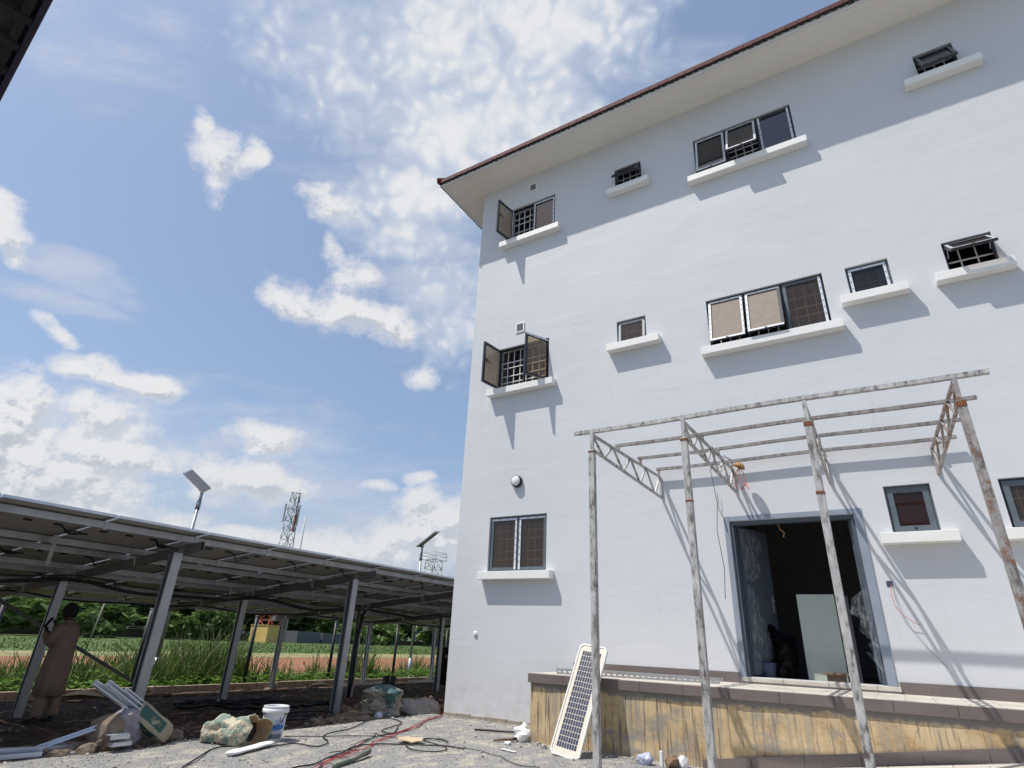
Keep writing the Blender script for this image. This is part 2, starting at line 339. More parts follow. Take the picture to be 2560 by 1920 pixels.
M_PRINT = pm('film_print_marks', (.10, .12, .16), .1, 9, .6)
M_GREYSASH = pm('grey_film_profile', (.38, .40, .42), .1, 9, .5)
M_GRILLE = pm('burglar_bar_paint', (.74, .73, .72), .1, 9, .5, bump=.1)
M_GRILLE_BR = pm('burglar_bar_rusty_cream', (.72, .52, .32), .2, 9, .6, bump=.1)
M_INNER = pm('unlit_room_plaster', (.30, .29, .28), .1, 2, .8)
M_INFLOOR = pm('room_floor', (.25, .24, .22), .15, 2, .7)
def m_glass(name, tint, dust, df, rough=.03):
    m = bpy.data.materials.new(name); m.use_nodes = True; t = m.node_tree; t.nodes.clear()
    out = t.nodes.new('ShaderNodeOutputMaterial')
    tr = t.nodes.new('ShaderNodeBsdfTransparent'); tr.inputs[0].default_value = (*tint, 1)
    gl = t.nodes.new('ShaderNodeBsdfGlossy'); gl.inputs['Roughness'].default_value = rough; gl.inputs[0].default_value = (.9, .92, .95, 1)
    di = t.nodes.new('ShaderNodeBsdfDiffuse'); di.inputs[0].default_value = (*dust, 1)
    co = coords(t); n = noise(t, co, 9, 6, .6)
    mx = t.nodes.new('ShaderNodeMixShader'); t.links.new(ramp(t, n, [(.3, df * .9), (.8, min(1, df * 1.2))]), mx.inputs[0]); t.links.new(tr.outputs[0], mx.inputs[1]); t.links.new(di.outputs[0], mx.inputs[2])
    fr = t.nodes.new('ShaderNodeFresnel'); fr.inputs[0].default_value = 1.45
    m2 = t.nodes.new('ShaderNodeMixShader'); t.links.new(mth(t, 'MULTIPLY', fr.outputs[0], .8), m2.inputs[0]); t.links.new(mx.outputs[0], m2.inputs[1]); t.links.new(gl.outputs[0], m2.inputs[2])
    t.links.new(m2.outputs[0], out.inputs[0]); return m
M_GLASS = m_glass('brown_tinted_glass', (.76, .66, .56), (.30, .24, .19), .10)
M_GLASS_T = m_glass('tan_dusty_glass', (.82, .72, .60), (.60, .51, .42), .42)
M_GLASS_D = m_glass('dark_grey_glass', (.55, .54, .55), (.14, .14, .145), .12)
M_GLASS_R = m_glass('red_brown_glass', (.50, .25, .17), (.10, .045, .035), .22)
# weathered galvanised box section: flaking white paint and rust
def m_weather(name, base=(.50, .485, .47), dark=(.15, .13, .12), rust=(.20, .085, .04), rf=.74):
    m, t, b = mat_new(name); co = coords(t, (1, 1, .35)); c1_ = coords(t)
    n = noise(t, co, 15, 8, .72); c = ramp(t, n, [(.38, dark), (.50, base), (.75, tuple(min(1, x * 1.55) for x in base))])
    n2 = noise(t, c1_, 7, 8, .7); c = mixm(t, ramp(t, n2, [(rf - .12, 0.), (rf, 1.)]), c, rust)
    n3 = noise(t, c1_, 2.1, 5, .6); c = mixm(t, ramp(t, n3, [(.4, 0.), (.75, .55)]), c, tuple(x * .6 for x in base))
    t.links.new(c, b.inputs['Base Color']); b.inputs['Roughness'].default_value = .62; b.inputs['Metallic'].default_value = .15
    bumpn(t, b, n, .3, .003); return m
M_WEATH = m_weather('flaking_galvanised_steel', (.45, .44, .425), (.10, .085, .075), (.18, .09, .05), .74)
M_WEATH2 = m_weather('rusty_galvanised_steel', (.33, .315, .30), (.12, .10, .09), (.22, .09, .035), .62)
M_WEATH3 = m_weather('grimy_galvanised_steel', (.27, .25, .235), (.13, .115, .10), (.20, .09, .04), .70)
M_GALV = pm('galvanised_steel', (.36, .37, .385), .18, 4, .42, metal=.55, bump=.06, stretch=(1, 1, .4), col2=(.30, .31, .33))
M_GALV_D = pm('dull_steel_rafter', (.17, .17, .17), .15, 4, .6, metal=.4)
M_ALU = pm('mill_aluminium', (.60, .63, .70), .08, 8, .35, metal=.6, bump=.04)
M_BACK = pm('grey_white_backsheet', (.43, .41, .38), .06, .8, .5, bump=0)
M_PVGLASS = pm('solar_cells_under_glass', (.015, .02, .045), .2, 3, .12)
M_BLACK = pm('black_plastic', (.012, .012, .014), .2, 8, .5)
M_RUBBER = pm('black_cable_sheath', (.02, .02, .022), .2, 8, .6, bump=0)
M_REDW = pm('red_cable_sheath', (.42, .03, .04), .15, 8, .5, bump=0)
M_CONC = pm('bare_concrete', (.30, .26, .21), .2, 5, .85, bump=.4, bscale=40, bdist=.006)
M_COPING = pm('brown_coping_tile', (.155, .125, .115), .12, 2.5, .5, bump=.1, bscale=30, col2=(.30, .27, .25), c2=(.66, .78))
def m_paving():
    m, t, b = mat_new('cream_paving_tile'); co = coords(t)
    c = ramp(t, noise(t, coords(t, (.3, 1, 1)), 9, 7, .65), [(.3, (.46, .42, .36)), (.7, (.60, .56, .49))])
    c = mixm(t, ramp(t, noise(t, co, 2.5, 8, .7), [(.5, 0.), (.72, .7)]), c, (.33, .29, .25))
    br = t.nodes.new('ShaderNodeTexBrick'); br.inputs['Scale'].default_value = 1; br.inputs['Brick Width'].default_value = .6; br.inputs['Row Height'].default_value = .3
    br.inputs['Mortar Size'].default_value = .006; br.inputs['Color1'].default_value = (1, 1, 1, 1); br.inputs['Color2'].default_value = (1, 1, 1, 1); br.inputs['Mortar'].default_value = (.45, .43, .4, 1)
    t.links.new(co, br.inputs['Vector']); c = mixm(t, 1.0, c, br.outputs['Color'], 'MULTIPLY')
    t.links.new(c, b.inputs['Base Color']); b.inputs['Roughness'].default_value = .7; bumpn(t, b, noise(t, co, 50, 4), .3, .004); return m
M_PAVE = m_paving()
def m_yellow():
    m, t, b = mat_new('stained_yellow_concrete'); co = coords(t)
    st = coords(t, (1, 1, .05)); st2 = coords(t, (1, 1, .045))
    c = ramp(t, noise(t, co, 1.6, 6, .6), [(.3, (.52, .38, .20)), (.7, (.64, .52, .33))])
    c = mixm(t, ramp(t, noise(t, co, 3.2, 8, .7), [(.45, 0.), (.64, .8)]), c, (.36, .22, .09))
    g1 = ramp(t, noise(t, st, 9, 6, .62, .3), [(.50, 0.), (.58, .8)])
    sep0 = t.nodes.new('ShaderNodeSeparateXYZ'); t.links.new(co, sep0.inputs[0]); xr = t.nodes.new('ShaderNodeMapRange'); xr.inputs['From Min'].default_value = -1.6; xr.inputs['From Max'].default_value = -2.8; xr.inputs['To Min'].default_value = .62; t.links.new(sep0.outputs['X'], xr.inputs['Value'])
    c = mixm(t, mth(t, 'MULTIPLY', g1, xr.outputs[0]), c, (.30, .27, .23))
    g2 = mth(t, 'MULTIPLY', xr.outputs[0], ramp(t, noise(t, st2, 26, 5, .6), [(.55, 0.), (.61, .9)])); c = mixm(t, g2, c, (.15, .12, .09))
    sep = t.nodes.new('ShaderNodeSeparateXYZ'); t.links.new(co, sep.inputs[0])
    zt = t.nodes.new('ShaderNodeMapRange'); zt.inputs['From Min'].default_value = .66; zt.inputs['From Max'].default_value = .84; t.links.new(sep.outputs['Z'], zt.inputs['Value'])
    nn = noise(t, co, 7, 8, .7)
    top = ramp(t, mth(t, 'ADD', mth(t, 'MULTIPLY', zt.outputs[0], .62), mth(t, 'MULTIPLY', nn, .75)), [(.56, 0.), (.66, 1.)]); c = mixm(t, top, c, (.22, .205, .185))
    bot = ramp(t, noise(t, coords(t, (.55, 1, 1)), 2.6, 9, .70), [(.54, 0.), (.64, .9)]); c = mixm(t, bot, c, (.27, .25, .22))
    v = t.nodes.new('ShaderNodeTexVoronoi'); v.feature = 'DISTANCE_TO_EDGE'; v.inputs['Scale'].default_value = 1.5
    dn = t.nodes.new('ShaderNodeTexNoise'); dn.inputs['Scale'].default_value = 4; dn.inputs['Detail'].default_value = 6; t.links.new(co, dn.inputs['Vector'])
    t.links.new(mixm(t, .22, co, dn.outputs['Color']), v.inputs['Vector'])
    c = mixm(t, ramp(t, v.outputs['Distance'], [(.0, .55), (.006, 0.)]), c, (.16, .09, .05))
    pit = ramp(t, noise(t, co, 38, 6, .75), [(.66, 0.), (.71, .9)]); c = mixm(t, mth(t, 'MULTIPLY', pit, ramp(t, noise(t, co, 2.2, 3), [(.45, 0.), (.6, 1.)])), c, (.06, .05, .04))
    t.links.new(c, b.inputs['Base Color']); b.inputs['Roughness'].default_value = .88
    h = mth(t, 'SUBTRACT', mth(t, 'MULTIPLY', nn, .5), mth(t, 'MULTIPLY', g2, .25)); bumpn(t, b, h, .5, .012); return m
M_YELLOW = m_yellow()
def m_gravel():
    m, t, b = mat_new('grey_gravel'); co = coords(t)
    v = t.nodes.new('ShaderNodeTexVoronoi'); v.inputs['Scale'].default_value = 75; t.links.new(co, v.inputs['Vector'])
    v2 = t.nodes.new('ShaderNodeTexVoronoi'); v2.inputs['Scale'].default_value = 17; t.links.new(co, v2.inputs['Vector'])
    sc = t.nodes.new('ShaderNodeSeparateColor'); t.links.new(v.outputs['Color'], sc.inputs[0])
    c = ramp(t, sc.outputs[0], [(0., (.16, .16, .165)), (.5, (.25, .25, .25)), (.85, (.33, .325, .315)), (1., (.44, .43, .40))])
    sl = coords(t, (1.6, .9, 1)); n = noise(t, sl, 2.4, 8, .68)
    c = mixm(t, ramp(t, n, [(.50, 0.), (.60, .92)]), c, ramp(t, noise(t, co, 22, 6, .7), [(.3, (.30, .275, .21)), (.65, (.56, .53, .43))]))
    c = mixm(t, ramp(t, noise(t, co, 1.1, 4), [(.3, 0.), (.8, .35)]), c, (.24, .23, .21))
    t.links.new(c, b.inputs['Base Color']); b.inputs['Roughness'].default_value = .9
    h = mth(t, 'ADD', mth(t, 'MULTIPLY', v.outputs['Distance'], -.5), mth(t, 'MULTIPLY', v2.outputs['Distance'], -.5)); bumpn(t, b, h, .9, .022); return m
M_GRAVEL = m_gravel()
M_DIRT = pm('brown_earth', (.060, .034, .022), .4, 2.2, .95, bump=.7, bscale=14, bdist=.04, col2=(.16, .085, .045), c2=(.52, .7))
M_STONE = pm('dusty_brown_rubble', (.22, .165, .12), .3, 9, .9, bump=.5, bscale=30, bdist=.01)
M_STONEG = pm('grey_stone', (.30, .29, .27), .3, 9, .9, bump=.5, bscale=30, bdist=.01)
def m_field():
    m, t, b = mat_new('grassland'); co = coords(t)
    c = ramp(t, noise(t, coords(t, (.25, 1, 1)), .5, 8, .65), [(.3, (.05, .09, .022)), (.55, (.085, .145, .032)), (.75, (.15, .18, .06))])
    c = mixm(t, ramp(t, noise(t, co, 2.2, 7, .7), [(.35, 0.), (.75, .6)]), c, (.06, .095, .025))
    t.links.new(c, b.inputs['Base Color']); b.inputs['Roughness'].default_value = .95; bumpn(t, b, noise(t, co, 5, 6, .7), .8, .15); return m
M_FIELD = m_field()
M_ORANGE = pm('orange_laterite', (.25, .098, .042), .18, .6, .95, bump=.4, bscale=8, bdist=.02, stretch=(.4, 1, 1), col2=(.24, .15, .08), c2=(.5, .66))
M_STRAW = pm('dry_pale_grass', (.26, .23, .10), .25, .8, .95, bump=.4, bscale=8, bdist=.05, stretch=(.3, 1, 1), col2=(.10, .14, .045), c2=(.48, .62))
def m_leaf(name, a, b_, rough=.6, tr=.25, sc=.8):
    m, t, b = mat_new(name); co = coords(t)
    c = ramp(t, noise(t, co, sc, 5, .6), [(.3, a), (.72, b_)])
    oi = t.nodes.new('ShaderNodeObjectInfo')
    c = mixm(t, mth(t, 'MULTIPLY', oi.outputs['Random'], .4), c, tuple((x + y) * .35 for x, y in zip(a, b_)))
    t.links.new(c, b.inputs['Base Color']); b.inputs['Roughness'].default_value = rough; b.inputs['Specular IOR Level'].default_value = .25
    out = [n for n in t.nodes if n.type == 'OUTPUT_MATERIAL'][0]
    tl = t.nodes.new('ShaderNodeBsdfTranslucent'); t.links.new(c, tl.inputs[0])
    mx = t.nodes.new('ShaderNodeMixShader'); mx.inputs[0].default_value = tr; t.links.new(b.outputs[0], mx.inputs[1]); t.links.new(tl.outputs[0], mx.inputs[2]); t.links.new(mx.outputs[0], out.inputs[0])
    return m
M_REED = m_leaf('reed_blades', (.035, .08, .014), (.17, .25, .06), sc=2.0)
M_REED2 = m_leaf('dry_reed_blades', (.22, .19, .08), (.32, .28, .14), sc=2.5)
M_WEED = m_leaf('broad_weed_leaves', (.08, .17, .02), (.19, .31, .05), sc=2.)
M_TREE = m_leaf('dark_tree_leaves', (.04, .075, .025), (.13, .19, .06))
M_TREE2 = m_leaf('mid_green_leaves', (.07, .13, .03), (.18, .26, .075))
M_TREE3 = m_leaf('grey_green_leaves', (.09, .12, .08), (.22, .26, .18))
M_BUSH = m_leaf('yellow_green_leaves', (.07, .13, .025), (.15, .22, .05))
M_BARK = pm('bark', (.10, .08, .06), .3, 6, .9)
M_TAN = pm('tan_cotton', (.25, .17, .125), .12, 5, .9, bump=.35, bscale=9, bdist=.02)
M_SKIN = pm('dark_skin', (.045, .025, .018), .1, 8, .55, bump=0)
M_HAIR = pm('black_hair', (.006, .006, .007), .2, 30, .8, bump=.3, bscale=300)
M_WHITE = pm('white_plastic', (.72, .72, .74), .05, 5, .4, bump=.05, col2=(.50, .52, .58), c2=(.60, .72))
M_FOAM = pm('white_foam_strip', (.82, .81, .80), .03, 5, .7, bump=.2, bscale=60)
M_BLUE = pm('blue_label', (.02, .16, .48), .1, 5, .4, bump=0)
M_LBGREY = pm('grey_label_print', (.16, .18, .23), .15, 14, .5, bump=0)
M_PAPER = pm('cream_paper_sack', (.52, .46, .34), .12, 2.6, .85, bump=.6, bscale=14, bdist=.02, stretch=(2.2, .8, 2.4), col2=(.19, .25, .21), c2=(.49, .53))
M_PAPERIN = pm('brown_kraft_inside', (.34, .22, .11), .15, 6, .85, bump=.4, bscale=14, bdist=.02)
M_SACK2 = pm('dusty_grey_sack', (.30, .27, .24), .15, 5, .9, bump=.7, bscale=12, bdist=.03)
M_SACKP = pm('faded_mauve_sack', (.30, .27, .31), .2, 4, .85, bump=.7, bscale=9, bdist=.03)
M_SACKG = pm('green_printed_sack', (.29, .25, .205), .15, 1.7, .85, bump=.7, bscale=12, bdist=.03, col2=(.05, .12, .12), c2=(.50, .54))
M_CARTG = pm('green_carton_print', (.035, .10, .085), .15, 6, .7)
M_CARTT = pm('tan_carton', (.34, .30, .21), .12, 6, .8, col2=(.20, .13, .09), c2=(.62, .74))
M_WOOD = pm('rough_timber', (.20, .13, .08), .25, 5, .8, stretch=(1, .2, 1), bump=.3)
M_PLY = pm('plywood_sheet', (.26, .17, .10), .15, 3, .8)
M_CARD = pm('torn_cardboard', (.55, .43, .27), .1, 8, .85)
M_DOOR = pm('blue_grey_steel_door', (.07, .085, .11), .1, 3, .45, bump=.04)
M_DFRAME = pm('blue_grey_door_surround', (.25, .29, .345), .08, 3, .55, bump=.08, col2=(.58, .57, .52), c2=(.66, .76))
M_BOARD = pm('pale_green_board', (.50, .56, .49), .05, 2, .6, bump=.05, col2=(.36, .40, .36), c2=(.62, .76))
M_TOWERW = pm('tower_grey_steel', (.45, .47, .50), .1, 1, .6)
M_TOWERR = pm('tower_red_paint', (.34, .07, .04), .1, 1, .6)
M_CABIN = pm('yellow_cabin', (.62, .45, .16), .08, 1, .7)
M_CABIN2 = pm('grey_cabin', (.09, .10, .12), .1, 1, .7)
M_PWALL = pm('brown_block_wall', (.055, .046, .038), .25, 1, .9)
M_KERB = pm('cement_low_wall', (.42, .34, .26), .15, 3, .9, bump=.4, bscale=25, bdist=.006, col2=(.26, .16, .10), c2=(.5, .66))
def m_plastic():
    m = bpy.data.materials.new('clear_plastic_film'); m.use_nodes = True; t = m.node_tree; t.nodes.clear()
    out = t.nodes.new('ShaderNodeOutputMaterial'); tr = t.nodes.new('ShaderNodeBsdfTransparent'); p = t.nodes.new('ShaderNodeBsdfPrincipled')
    p.inputs['Base Color'].default_value = (.62, .66, .70, 1); p.inputs['Roughness'].default_value = .25
    co = coords(t); n = noise(t, coords(t, (1, 1, .5)), 12, 7, .65, 1.); b_ = t.nodes.new('ShaderNodeBump'); b_.inputs['Strength'].default_value = .9; b_.inputs['Distance'].default_value = .04; t.links.new(n, b_.inputs['Height']); t.links.new(b_.outputs[0], p.inputs['Normal'])
    mx = t.nodes.new('ShaderNodeMixShader'); t.links.new(ramp(t, n, [(.45, .06), (.68, .36)]), mx.inputs[0]); t.links.new(tr.outputs[0], mx.inputs[1]); t.links.new(p.outputs[0], mx.inputs[2]); t.links.new(mx.outputs[0], out.inputs[0]); return m
M_PLAST = m_plastic()
M_LAMPW = pm('opal_diffuser', (.74, .74, .74), .02, 5, .3, bump=0)
M_TILEOUT = pm('dark_roof_sheet', (.035, .036, .042), .15, 4, .7)
M_TILEGAP = pm('black_batten', (.012, .014, .018), .15, 4, .8)
# ------------------------------------------------------------------ setting: ground sheets
def grid_sheet(name, xs, ys, zf, mat, kind='structure', smooth=True):
    vs = [(x, y, zf(x, y)) for y in ys for x in xs]; n = len(xs)
    fs = [(j * n + i, j * n + i + 1, (j + 1) * n + i + 1, (j + 1) * n + i) for j in range(len(ys) - 1) for i in range(n - 1)]
    me = bpy.data.meshes.new(name); me.from_pydata(vs, [], fs); me.materials.append(mat)
    me.polygons.foreach_set('use_smooth', [smooth] * len(fs)); me.update()
    o = bpy.data.objects.new(name, me); COL.objects.link(o); return tag(o, kind=kind)
def lin(a, b, n): return [a + (b - a) * i / (n - 1) for i in range(n)]
def fb(x, y, s, o=0.): return mnoise.fractal(Vector((x * s + o, y * s - o, o)), 1.0, 2.0, 4)

mb = MB(); mb.add([(-1500, -1500, -.42), (1500, -1500, -.42), (1500, 1500, -.42), (-1500, 1500, -.42)], [(0, 1, 2, 3)])
tag(mb.build('ground', M_FIELD), kind='structure')
def dirt_z(x, y):
    b = -.13 - .012 * max(0, -9 - x) * 1.6
    b = max(b, -.30)
    e = .045 * fb(x, y, .9, 3) + .03 * fb(x, y, 3.1, 8)
    return b + e
grid_sheet('dirt_ground', lin(-16.9, -7.6, 94), lin(-8, 34, 330), dirt_z, M_DIRT)
def yard_z(x, y):
    edge = -8.12 + .16 * fb(0, y, .8, 5) + .05 * fb(0, y, 4, 1)
    d = (x - edge)
    e = .012 * fb(x, y, 1.3, 1) + .006 * fb(x, y, 6, 2)
    if d < 0: return -.004 + e + max(-.5, d * .85)
    return e if d > .25 else e * (d / .25)
mb = MB(); mb.add([(-7.9, -90, -.12), (110, -90, -.12), (110, 90, -.12), (-7.9, 90, -.12)], [(0, 1, 2, 3)]); mb.add([(-110, -90, -.2), (-7.9, -90, -.2), (-7.9, -9, -.2), (-110, -9, -.2)], [(0, 1, 2, 3)])
tag(mb.build('compound_ground', M_GRAVEL), kind='structure')
grid_sheet('gravel_yard', lin(-8.7, -7.0, 46) + lin(-6.9, 14, 100), lin(-10, 10.29, 220), yard_z, M_GRAVEL)
# laterite strip and pale dry strip in the field beyond
def patch(name, x0, x1, y0, y1, z, mat, seed):
    pts = []; n = 60
    for i in range(n): y = y0 + (y1 - y0) * i / (n - 1); pts.append((x1 + .9 * fb(0, y, .25, seed), y, z))
    for i in range(n): y = y1 + (y0 - y1) * i / (n - 1); pts.append((x0 + 1.6 * fb(0, y, .12, seed + 4), y, z))
    m = MB(); m.add(pts, [tuple(range(2 * n))]); tag(m.build(name, mat), kind='structure')
patch('laterite_track', -40.5, -24.6, -10, 80, -.410, M_ORANGE, 2.)
patch('dry_grass_strip', -47, -39.8, -10, 130, -.405, M_STRAW, 9.)

# ------------------------------------------------------------------ the building
D0 = 10.3; TH = .24; XL = -7.77; XR = 12.0; ZT = 13.15; YB = 24.0
WIN = dict(
 W3A=(-6.82, -5.46, 11.05, 12.17), W3B=(-3.80, -3.13, 11.50, 12.17), W3C=(-1.87, .19, 11.0, 12.15), W3D=(2.40, 3.02, 11.46, 12.13),
 W2A=(-6.96, -5.57, 6.76, 7.87), W2B=(-3.90, -3.25, 7.24, 7.83), W2C=(-1.99, .105, 6.70, 7.80), W2D=(.475, 1.13, 7.14, 7.77), W2E=(1.905, 2.57, 7.16, 7.79), W2F=(3.7, 5.2, 6.70, 7.80),
 W1A=(-6.94, -5.555, 2.66, 3.78), W1B=(.295, .885, 3.06, 3.77), W1C=(1.68, 2.28, 3.05, 3.75),
 W1D=(3.2, 4.6, 2.66, 3.75), W3E=(4.4, 6.2, 11.0, 12.15))
DOOR = (-2.02, -.17, 1.02, 3.38)
bld = thing('three_storey_building', 'white rendered three storey building with red tiled roof and open casement windows', 'building', (XL, D0, 0))
def wall_holes(m, x0, x1, z0, z1, y0, y1, holes):
    xs = sorted({x0, x1, *[h[0] for h in holes], *[h[1] for h in holes]}); zs = sorted({z0, z1, *[h[2] for h in holes], *[h[3] for h in holes]})
    inh = lambda x, z: any(h[0] < x < h[1] and h[2] < z < h[3] for h in holes)
    for i in range(len(xs) - 1):
        for j in range(len(zs) - 1):
            a, b, c, d = xs[i], xs[i + 1], zs[j], zs[j + 1]
            if inh((a + b) / 2, (c + d) / 2): continue
            m.add([(a, y0, c), (b, y0, c), (b, y0, d), (a, y0, d)], [(0, 1, 2, 3)]); m.add([(a, y1, c), (b, y1, c), (b, y1, d), (a, y1, d)], [(3, 2, 1, 0)])
    for (a, b, c, d) in holes:
        m.add([(a, y0, c), (b, y0, c), (b, y1, c), (a, y1, c)], [(0, 1, 2, 3)]); m.add([(a, y0, d), (b, y0, d), (b, y1, d), (a, y1, d)], [(3, 2, 1, 0)])
        m.add([(a, y0, c), (a, y1, c), (a, y1, d), (a, y0, d)], [(0, 1, 2, 3)]); m.add([(b, y0, c), (b, y1, c), (b, y1, d), (b, y0, d)], [(3, 2, 1, 0)])
m = MB(); wall_holes(m, XL, XR, -.25, ZT, D0, D0 + TH, list(WIN.values()) + [DOOR])
m.box(XL, XL + TH, D0 + TH, YB, -.45, ZT - .003); m.box(XR - TH, XR, D0 + TH, YB, -.25, ZT - .003); m.box(XL + TH, XR - TH, YB - TH, YB, -.25, ZT - .003)
m.add([(XL, D0, -.25), (XL, D0 + TH, -.25), (XL, D0 + TH, ZT), (XL, D0, ZT)], [(0, 1, 2, 3)])
m.build('wall', M_WALL, bld)
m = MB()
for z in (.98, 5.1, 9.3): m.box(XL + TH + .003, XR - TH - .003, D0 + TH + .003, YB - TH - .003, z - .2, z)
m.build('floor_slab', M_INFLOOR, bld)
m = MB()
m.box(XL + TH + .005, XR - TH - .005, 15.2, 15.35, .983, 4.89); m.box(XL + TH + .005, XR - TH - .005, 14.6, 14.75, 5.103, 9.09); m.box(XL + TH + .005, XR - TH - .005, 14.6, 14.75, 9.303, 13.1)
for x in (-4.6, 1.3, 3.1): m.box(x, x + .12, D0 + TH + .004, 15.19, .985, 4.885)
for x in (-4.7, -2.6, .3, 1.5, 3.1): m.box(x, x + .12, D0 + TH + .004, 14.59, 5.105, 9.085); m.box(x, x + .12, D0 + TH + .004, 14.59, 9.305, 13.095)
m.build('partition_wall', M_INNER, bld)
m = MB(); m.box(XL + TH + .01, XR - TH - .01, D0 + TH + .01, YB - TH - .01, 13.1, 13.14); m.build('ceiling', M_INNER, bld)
# roof: soffit, fascia, tiled hip
OV = .90
m = MB(); m.box(XL - OV + .07, XR + OV, D0 - OV + .07, D0 - .001, ZT, ZT + .03); m.box(XL - OV + .07, XL - .001, D0, YB + OV, ZT, ZT + .03)
m.box(XL - OV + .07, XR + OV, D0 - OV + .21, D0 - OV + .235, ZT - .006, ZT - .0005)
sof = m.build('soffit', M_SOFFIT, bld)
m = MB(); m.box(XL - OV, XR + OV, D0 - OV, D0 - OV + .068, ZT - .03, ZT + .11); m.box(XL - OV, XL - OV + .068, D0 - OV + .07, YB + OV, ZT - .03, ZT + .11)
m.build('fascia', M_FASCIA, bld, bevel=.006)
m = MB()
ex0, ex1, ey0, ey1, ez = XL - OV - .075, XR + OV, D0 - OV - .075, YB + OV, ZT + .135
rz = ez + 3.4; run = (ey1 - ey0) / 2
A, B, C, D = (ex0, ey0, ez), (ex1, ey0, ez), (ex1, ey1, ez), (ex0, ey1, ez); E1 = (ex0 + run, (ey0 + ey1) / 2, rz); F1 = (ex1 - run, (ey0 + ey1) / 2, rz)
m.add([A, B, F1, E1], [(0, 1, 2, 3)]); m.add([C, D, E1, F1], [(0, 1, 2, 3)]); m.add([D, A, E1], [(0, 1, 2)]); m.add([B, C, F1], [(0, 1, 2)])
# rolled tile lip along the eave
def lip(p0, p1, out, n):
    p0 = Vector(p0); p1 = Vector(p1); out = Vector(out); d = (p1 - p0) / n
    for i in range(n):
        a = p0 + d * (i + .02); b = p0 + d * (i + .98); k = .006 * ((i % 2) - .5)
        vs = [a - out * .0 + Vector((0, 0, -.095 + k)), b + Vector((0, 0, -.095 + k)), b + Vector((0, 0, .02)), a + Vector((0, 0, .02))]
        inn = out * -.12
        m.add(vs + [v + inn + Vector((0, 0, .045)) for v in vs], [(0, 1, 2, 3), (7, 6, 5, 4), (0, 4, 5, 1), (1, 5, 6, 2), (2, 6, 7, 3), (3, 7, 4, 0)], 0)
lip((ex0, ey0, ez), (ex1, ey0, ez), (0, -1, 0), 104); lip((ex0, ey0 + .12, ez), (ex0, ey1, ez), (-1, 0, 0), 70)
roof = m.build('roof', M_ROOF, bld)
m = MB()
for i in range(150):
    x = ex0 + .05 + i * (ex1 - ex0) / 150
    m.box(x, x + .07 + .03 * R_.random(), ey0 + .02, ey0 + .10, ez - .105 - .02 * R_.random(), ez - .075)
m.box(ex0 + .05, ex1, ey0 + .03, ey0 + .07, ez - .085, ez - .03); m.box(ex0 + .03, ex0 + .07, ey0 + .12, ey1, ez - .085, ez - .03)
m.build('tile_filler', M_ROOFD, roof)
m = MB(); m.tube([Vector(A) + Vector((-.01, -.01, .02)), Vector(E1) + Vector((0, 0, .03))], .09, 10); m.tube([Vector(E1) + Vector((0, 0, .03)), Vector(F1) + Vector((0, 0, .03))], .09, 10); m.build('ridge_tile', M_ROOF, roof)
# brown skirting at the foot of the wall above the platform
m = MB(); m.box(-4.95, DOOR[0] - .10, D0 - .022, D0 - .001, .93, 1.075); m.box(DOOR[1] + .14, 8, D0 - .022, D0 - .001, .93, 1.075); m.build('skirting', M_COPING, bld)
m = MB(); 
x = XL + .02
while x < -4.98:
    w = R_.uniform(.25, .7); m.box(x, min(x + w - .01, -4.97), D0 - .03 - .012 * R_.random(), D0 - .001, -.1, .035 + .03 * R_.random()); x += w
m.build('footing', M_CONC, bld)
# air vents
for (x0, x1, z0, z1, c) in ((-6.25, -6.02, 12.56, 12.81, 1), (-6.49, -6.25, 8.21, 8.47, 1)):
    m = MB(); y = D0 - .022
    m.box(x0, x1, y, D0 - .001, z1 - .03, z1); m.box(x0, x1, y, D0 - .001, z0, z0 + .03); m.box(x0, x0 + .03, y, D0 - .001, z0 + .03, z1 - .03); m.box(x1 - .03, x1, y, D0 - .001, z0 + .03, z1 - .03)
    v = m.build('air_vent', M_SILL, bld, bevel=.003)
    m = MB(); m.box(x0 + .03, x1 - .03, y + .014, D0 - .002, z0 + .03, z1 - .03)
    for i in range(9):
        xx = x0 + .035 + i * (x1 - x0 - .07) / 9; m.box(xx, xx + .009, y + .006, y + .014, z0 + .03, z1 - .03)
    m.build('mesh_grille', pm('vent_mesh', (.22, .21, .22), .3, 60, .8), v)
# round wall lamp
Mx = Matrix.Translation((-6.28, D0, 4.50)) @ Matrix.Rotation(pi / 2, 4, 'X')
m = MB(); m.lathe([(.0, .001), (.125, .001), (.13, .03), (.125, .07), (.105, .085), (.0, .085)], 28, 0, Mx); wl = m.build('wall_lamp', M_BLACK, bld)
m = MB(); m.lathe([(.102, .07), (.104, .088), (.09, .108), (.05, .12), (.0, .124)], 28, 0, Mx); m.build('diffuser', M_LAMPW, wl)
# drilled outlet with cap low on the wall, patch of filler
Mx = Matrix.Translation((-7.13, D0, 1.48)) @ Matrix.Rotation(pi / 2, 4, 'X')
m = MB(); m.lathe([(.0, .001), (.045, .001), (.045, .02), (.028, .035), (.0, .035)], 10, 0, Mx, False); m.build('pipe_cap', M_SILL, bld)
